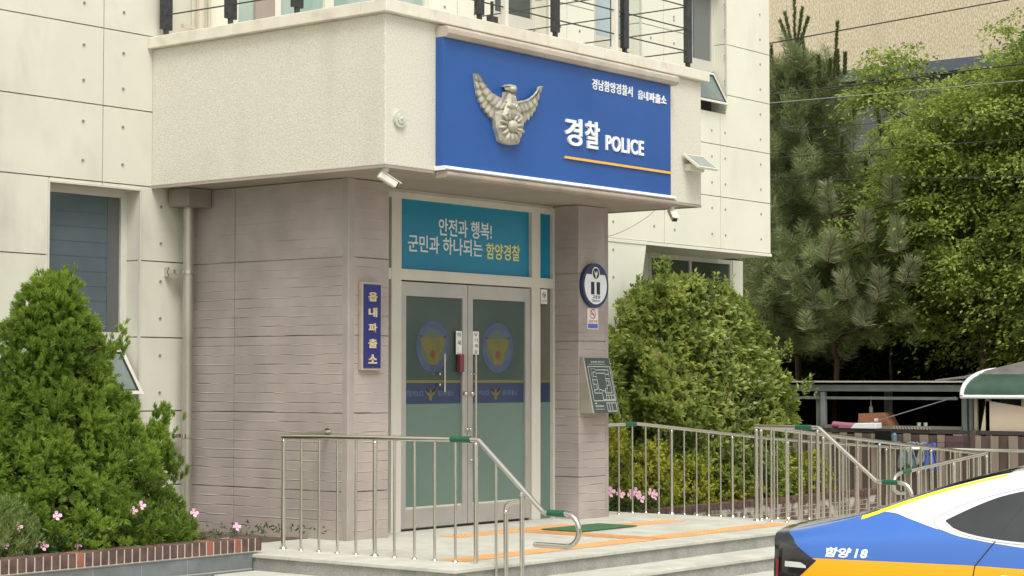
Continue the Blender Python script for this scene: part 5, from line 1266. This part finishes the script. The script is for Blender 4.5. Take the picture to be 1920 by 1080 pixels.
def side_patch(name, xs_, lo, hi, m, off=.004, n_s=40, n_z=10):
    for sg_ in (-1, 1):
        mb = MB(); v = []; 
        for i in range(n_s+1):
            s_ = xs_[0]+(xs_[1]-xs_[0])*i/n_s; a, b_ = lo(s_), hi(s_)
            for j in range(n_z+1):
                z = a+(b_-a)*j/n_z; v.append((s_, sg_*(surf(s_, z)+off), z))
        mb.add(v, [(i*(n_z+1)+j, (i+1)*(n_z+1)+j, (i+1)*(n_z+1)+j+1, i*(n_z+1)+j+1) for i in range(n_s) for j in range(n_z)], 0, True)
        mb.build(name, m, car, local=True)
lo_k = ([1.225, 1.309, 1.576, 1.753, 2.3, 3.0, 3.5], [1.188, 1.134, 1.083, 1.069, 1.05, 1.04, 1.05])
hi_k = ([1.225, 1.28, 1.434, 1.576, 1.737, 2.2, 2.8, 3.15, 3.5], [1.193, 1.222, 1.298, 1.355, 1.395, 1.45, 1.42, 1.28, 1.06])
side_patch('side_window', (1.227, 3.48), lambda s_: herm(*lo_k, s_), lambda s_: max(herm(*hi_k, s_), herm(*lo_k, s_)+.002), K['carglass'])
side_patch('window_trim', (1.225, 3.48), lambda s_: herm(*lo_k, s_)-.013, lambda s_: herm(*lo_k, s_), mat('bright_trim', (.75, .75, .73), rough=.25, metal=.3), .006, 40, 1)
def seam_line(pts, name='panel_gap', m=None, r=.004):
    for sg_ in (-1, 1):
        mb = MB(); mb.tube([(a, sg_*(surf(a, z)+.001), z) for a, z in pts], r, 6); mb.build(name, m or K['seam'], car, local=True)
def seq(pts, n_=8): return [(lin(a[0], b_[0], k/n_), lin(a[1], b_[1], k/n_)) for a, b_ in zip(pts[:-1], pts[1:]) for k in range(n_)]+[pts[-1]]
seam_line(seq([(1.80, 1.40), (1.76, 1.338), (1.584, 1.085), (1.442, .905), (1.431, .834), (1.47, .68)]))
seam_line(seq([(2.46, 1.34), (2.46, .95), (2.44, .7), (2.44, .3)])); seam_line(seq([(3.45, .93), (3.5, .7), (3.45, .3)]))
seam_line(seq([(1.149, 1.185), (1.17, 1.215), (1.27, 1.27), (1.443, 1.338), (1.745, 1.42)]), 'roof_gap', mat('soft_gap', (.35, .35, .35), rough=.6), .003)
side_patch('yellow_stripe', (.63, 1.60), lambda s_: herm(KS, ZE, s_)-(.027-.014*(s_-.63)), lambda s_: herm(KS, ZE, s_)-.001, mat('yellow_tape', (.85, .80, .02), rough=.35), .003, 30, 4)
seam_line(seq([(1.149, 1.185), (1.155, 1.165), (1.188, 1.136), (1.27, 1.11)]), 'roof_gap', K['carglass'] and mat('soft_gap_b', (.35, .35, .38), rough=.6), .003)
# rear window between the roof edges
mb = MB(); v = []; ns = 16
for i in range(ns+1):
    s_ = .62+(1.62-.62)*i/ns; ye = herm(KS, YE, s_)-.012; ze = herm(KS, ZE, s_); zt = herm(KS, ZT, s_)
    for j in range(13):
        u = -1+2*j/12; v.append((s_, ye*u, ze+(zt-ze)*(1-abs(u)**2.2)+.012))
mb.add(v, [(i*13+j, (i+1)*13+j, (i+1)*13+j+1, i*13+j+1) for i in range(ns) for j in range(12)], 0, True); mb.build('rear_window', K['carglass'], car, local=True)
mb = MB(); v = []
for i in range(9):
    s_ = 2.95+.68*i/8; ye = herm(KS, YE, s_)-.05; ze = herm(KS, ZE, s_); zt = herm(KS, ZT, s_)
    for j in range(13): u = -1+2*j/12; v.append((s_, ye*u, ze+(zt-ze)*(1-abs(u)**2.2)+.012))
mb.add(v, [(i*13+j, (i+1)*13+j, (i+1)*13+j+1, i*13+j+1) for i in range(8) for j in range(12)], 0, True); mb.build('windscreen', K['carglass'], car, local=True)
# boot lip spoiler
mb = MB(); pts = []
for k in range(21):
    u = -1+2*k/20; pts.append((.03+.17*abs(u)**2.6, .74*u, 1.088-.03*abs(u)**3))
for (a, b_) in zip(pts[:-1], pts[1:]):
    mb.add([(a[0]-.045, a[1], a[2]), (b_[0]-.045, b_[1], b_[2]), (b_[0]+.16, b_[1], b_[2]+.006), (a[0]+.16, a[1], a[2]+.006), (a[0]-.02, a[1], a[2]-.045), (b_[0]-.02, b_[1], b_[2]-.045)], [(0, 1, 2, 3), (0, 4, 5, 1)], 0, True)
mb.build('boot_spoiler', mat('gloss_black', (.018, .018, .02), (.05, .05, .055), scale=9, rough=.18, coat=.4), car, local=True)
# tail lamps wrapped round the corners
K['lampblack'] = mat('lamp_black', (.012, .010, .011), rough=.12, coat=.5)
side_patch('tail_lamp', (.004, .335), lambda s_: max(.62, .875-(.335-s_)*.0-.0 if s_ < .0 else np.interp(s_, [0, .06, .21, .335], [.62, .66, .775, .892])), lambda s_: .897, K['lampblack'], .006, 16, 4)
side_patch('reversing_lens', (.115, .285), lambda s_: .843, lambda s_: .880-.03*max(0, (s_-.24))/.025*.4, mat('lamp_clear', (.62, .64, .58), rough=.25), .012, 8, 2)
side_patch('red_lens', (.03, .055), lambda s_: .63, lambda s_: .890, mat('lamp_red', (.30, .02, .04), rough=.2), .012, 3, 6)
MB().prism([(-.70, .80), (.70, .80), (.70, .87), (-.70, .87)], 0, -.012, -.001).build('rear_lamp_bar', K['lampblack'], car, local=True)
# lettering on the rear wing
mb = MB()
def carfn(s0, s1, z0, z1, sl): return lambda u, v_, d: ((s0+(s1-s0)*u), -(surf(s0+(s1-s0)*u, z0+(z1-z0)*v_)+.003), z0+(z1-z0)*v_+sl*u)
add_text(mb, '함양', carfn(.42, .61, .925, .992, 0), 0, .04, 0, 1, .25); add_text(mb, '1', carfn(.626, .657, .926, .988, 0), 0, .03, 0, 1.0, .2); add_text(mb, '8', carfn(.668, .722, .926, .988, 0), 0, .045, 0, 1.0, .2)
mb.build('unit_number', K['letter'], car, local=True)
mb = MB(); add_text(mb, '경찰 POLICE', carfn(2.2, 3.3, .58, .70, 0), 0, .03, 0); mb.build('door_lettering', K['letter'], car, local=True)
# wheels, lamps, mirrors, handles, roof bar
for w_ in wheel_s:
    for sg_ in (-1, 1):
        y = sg_*.80; mb = MB(); mb.tube([(w_, y-.11, .33), (w_, y-.09, .33), (w_, y+.09, .33), (w_, y+.11, .33)], .33, 32)
        wh = mb.build('wheel', mat('tyre', (.02, .02, .02), rough=.85), car, .02, local=True)
        mb = MB()
        for k in range(10):
            a = 2*math.pi*k/10; mb.box(-.02, .02, -.01, .01, .05, .22)
            vv = mb.v[-8:]; mb.v[-8:] = [(w_+p[2]*math.sin(a)+p[0]*math.cos(a), y+sg_*.112+p[1], .33+p[2]*math.cos(a)-p[0]*math.sin(a)) for p in vv]
        mb.tube([(w_, y+sg_*.10, .33), (w_, y+sg_*.118, .33)], .06, 20); mb.tube([(w_+.225*math.sin(2*math.pi*k/32), y+sg_*.115, .33+.225*math.cos(2*math.pi*k/32)) for k in range(33)], .014, 6)
        mb.build('rim', mat('alloy', (.45, .45, .45), rough=.3, metal=.8), wh, local=True)
for sg_ in (-1, 1):
    mb = MB(); mb.ball((3.25, sg_*1.02, 1.02), .09, 0, 12, (.7, 1.1, .7)); mb.tube([(3.28, sg_*.84, .97), (3.26, sg_*.98, 1.0)], .02, 8); mb.build('wing_mirror', K['letter'], car, local=True)
    mb = MB(); mb.prism([(sg_*.30, .62), (sg_*.52, .64), (sg_*.52, .56), (sg_*.34, .55)], 0, 4.88, 4.935); mb.build('headlight', mat('headlamp', (.6, .62, .62), rough=.1), car, local=True)
    mb = MB(); mb.tube([(1.62, sg_*.945, .84), (1.82, sg_*.945, .835)], .014, 8); mb.tube([(2.6, sg_*.945, .82), (2.8, sg_*.945, .815)], .014, 8); mb.build('door_handle', K['letter'], car, local=True)
mb = MB(); mb.box(2.35, 2.65, -.55, .55, 1.575, 1.69); mb.build('light_bar', [mat('lightbar', (.25, .03, .05), (.03, .06, .30), scale=1.2, rough=.15, lo=.49, hi=.51)], car, .03, local=True)
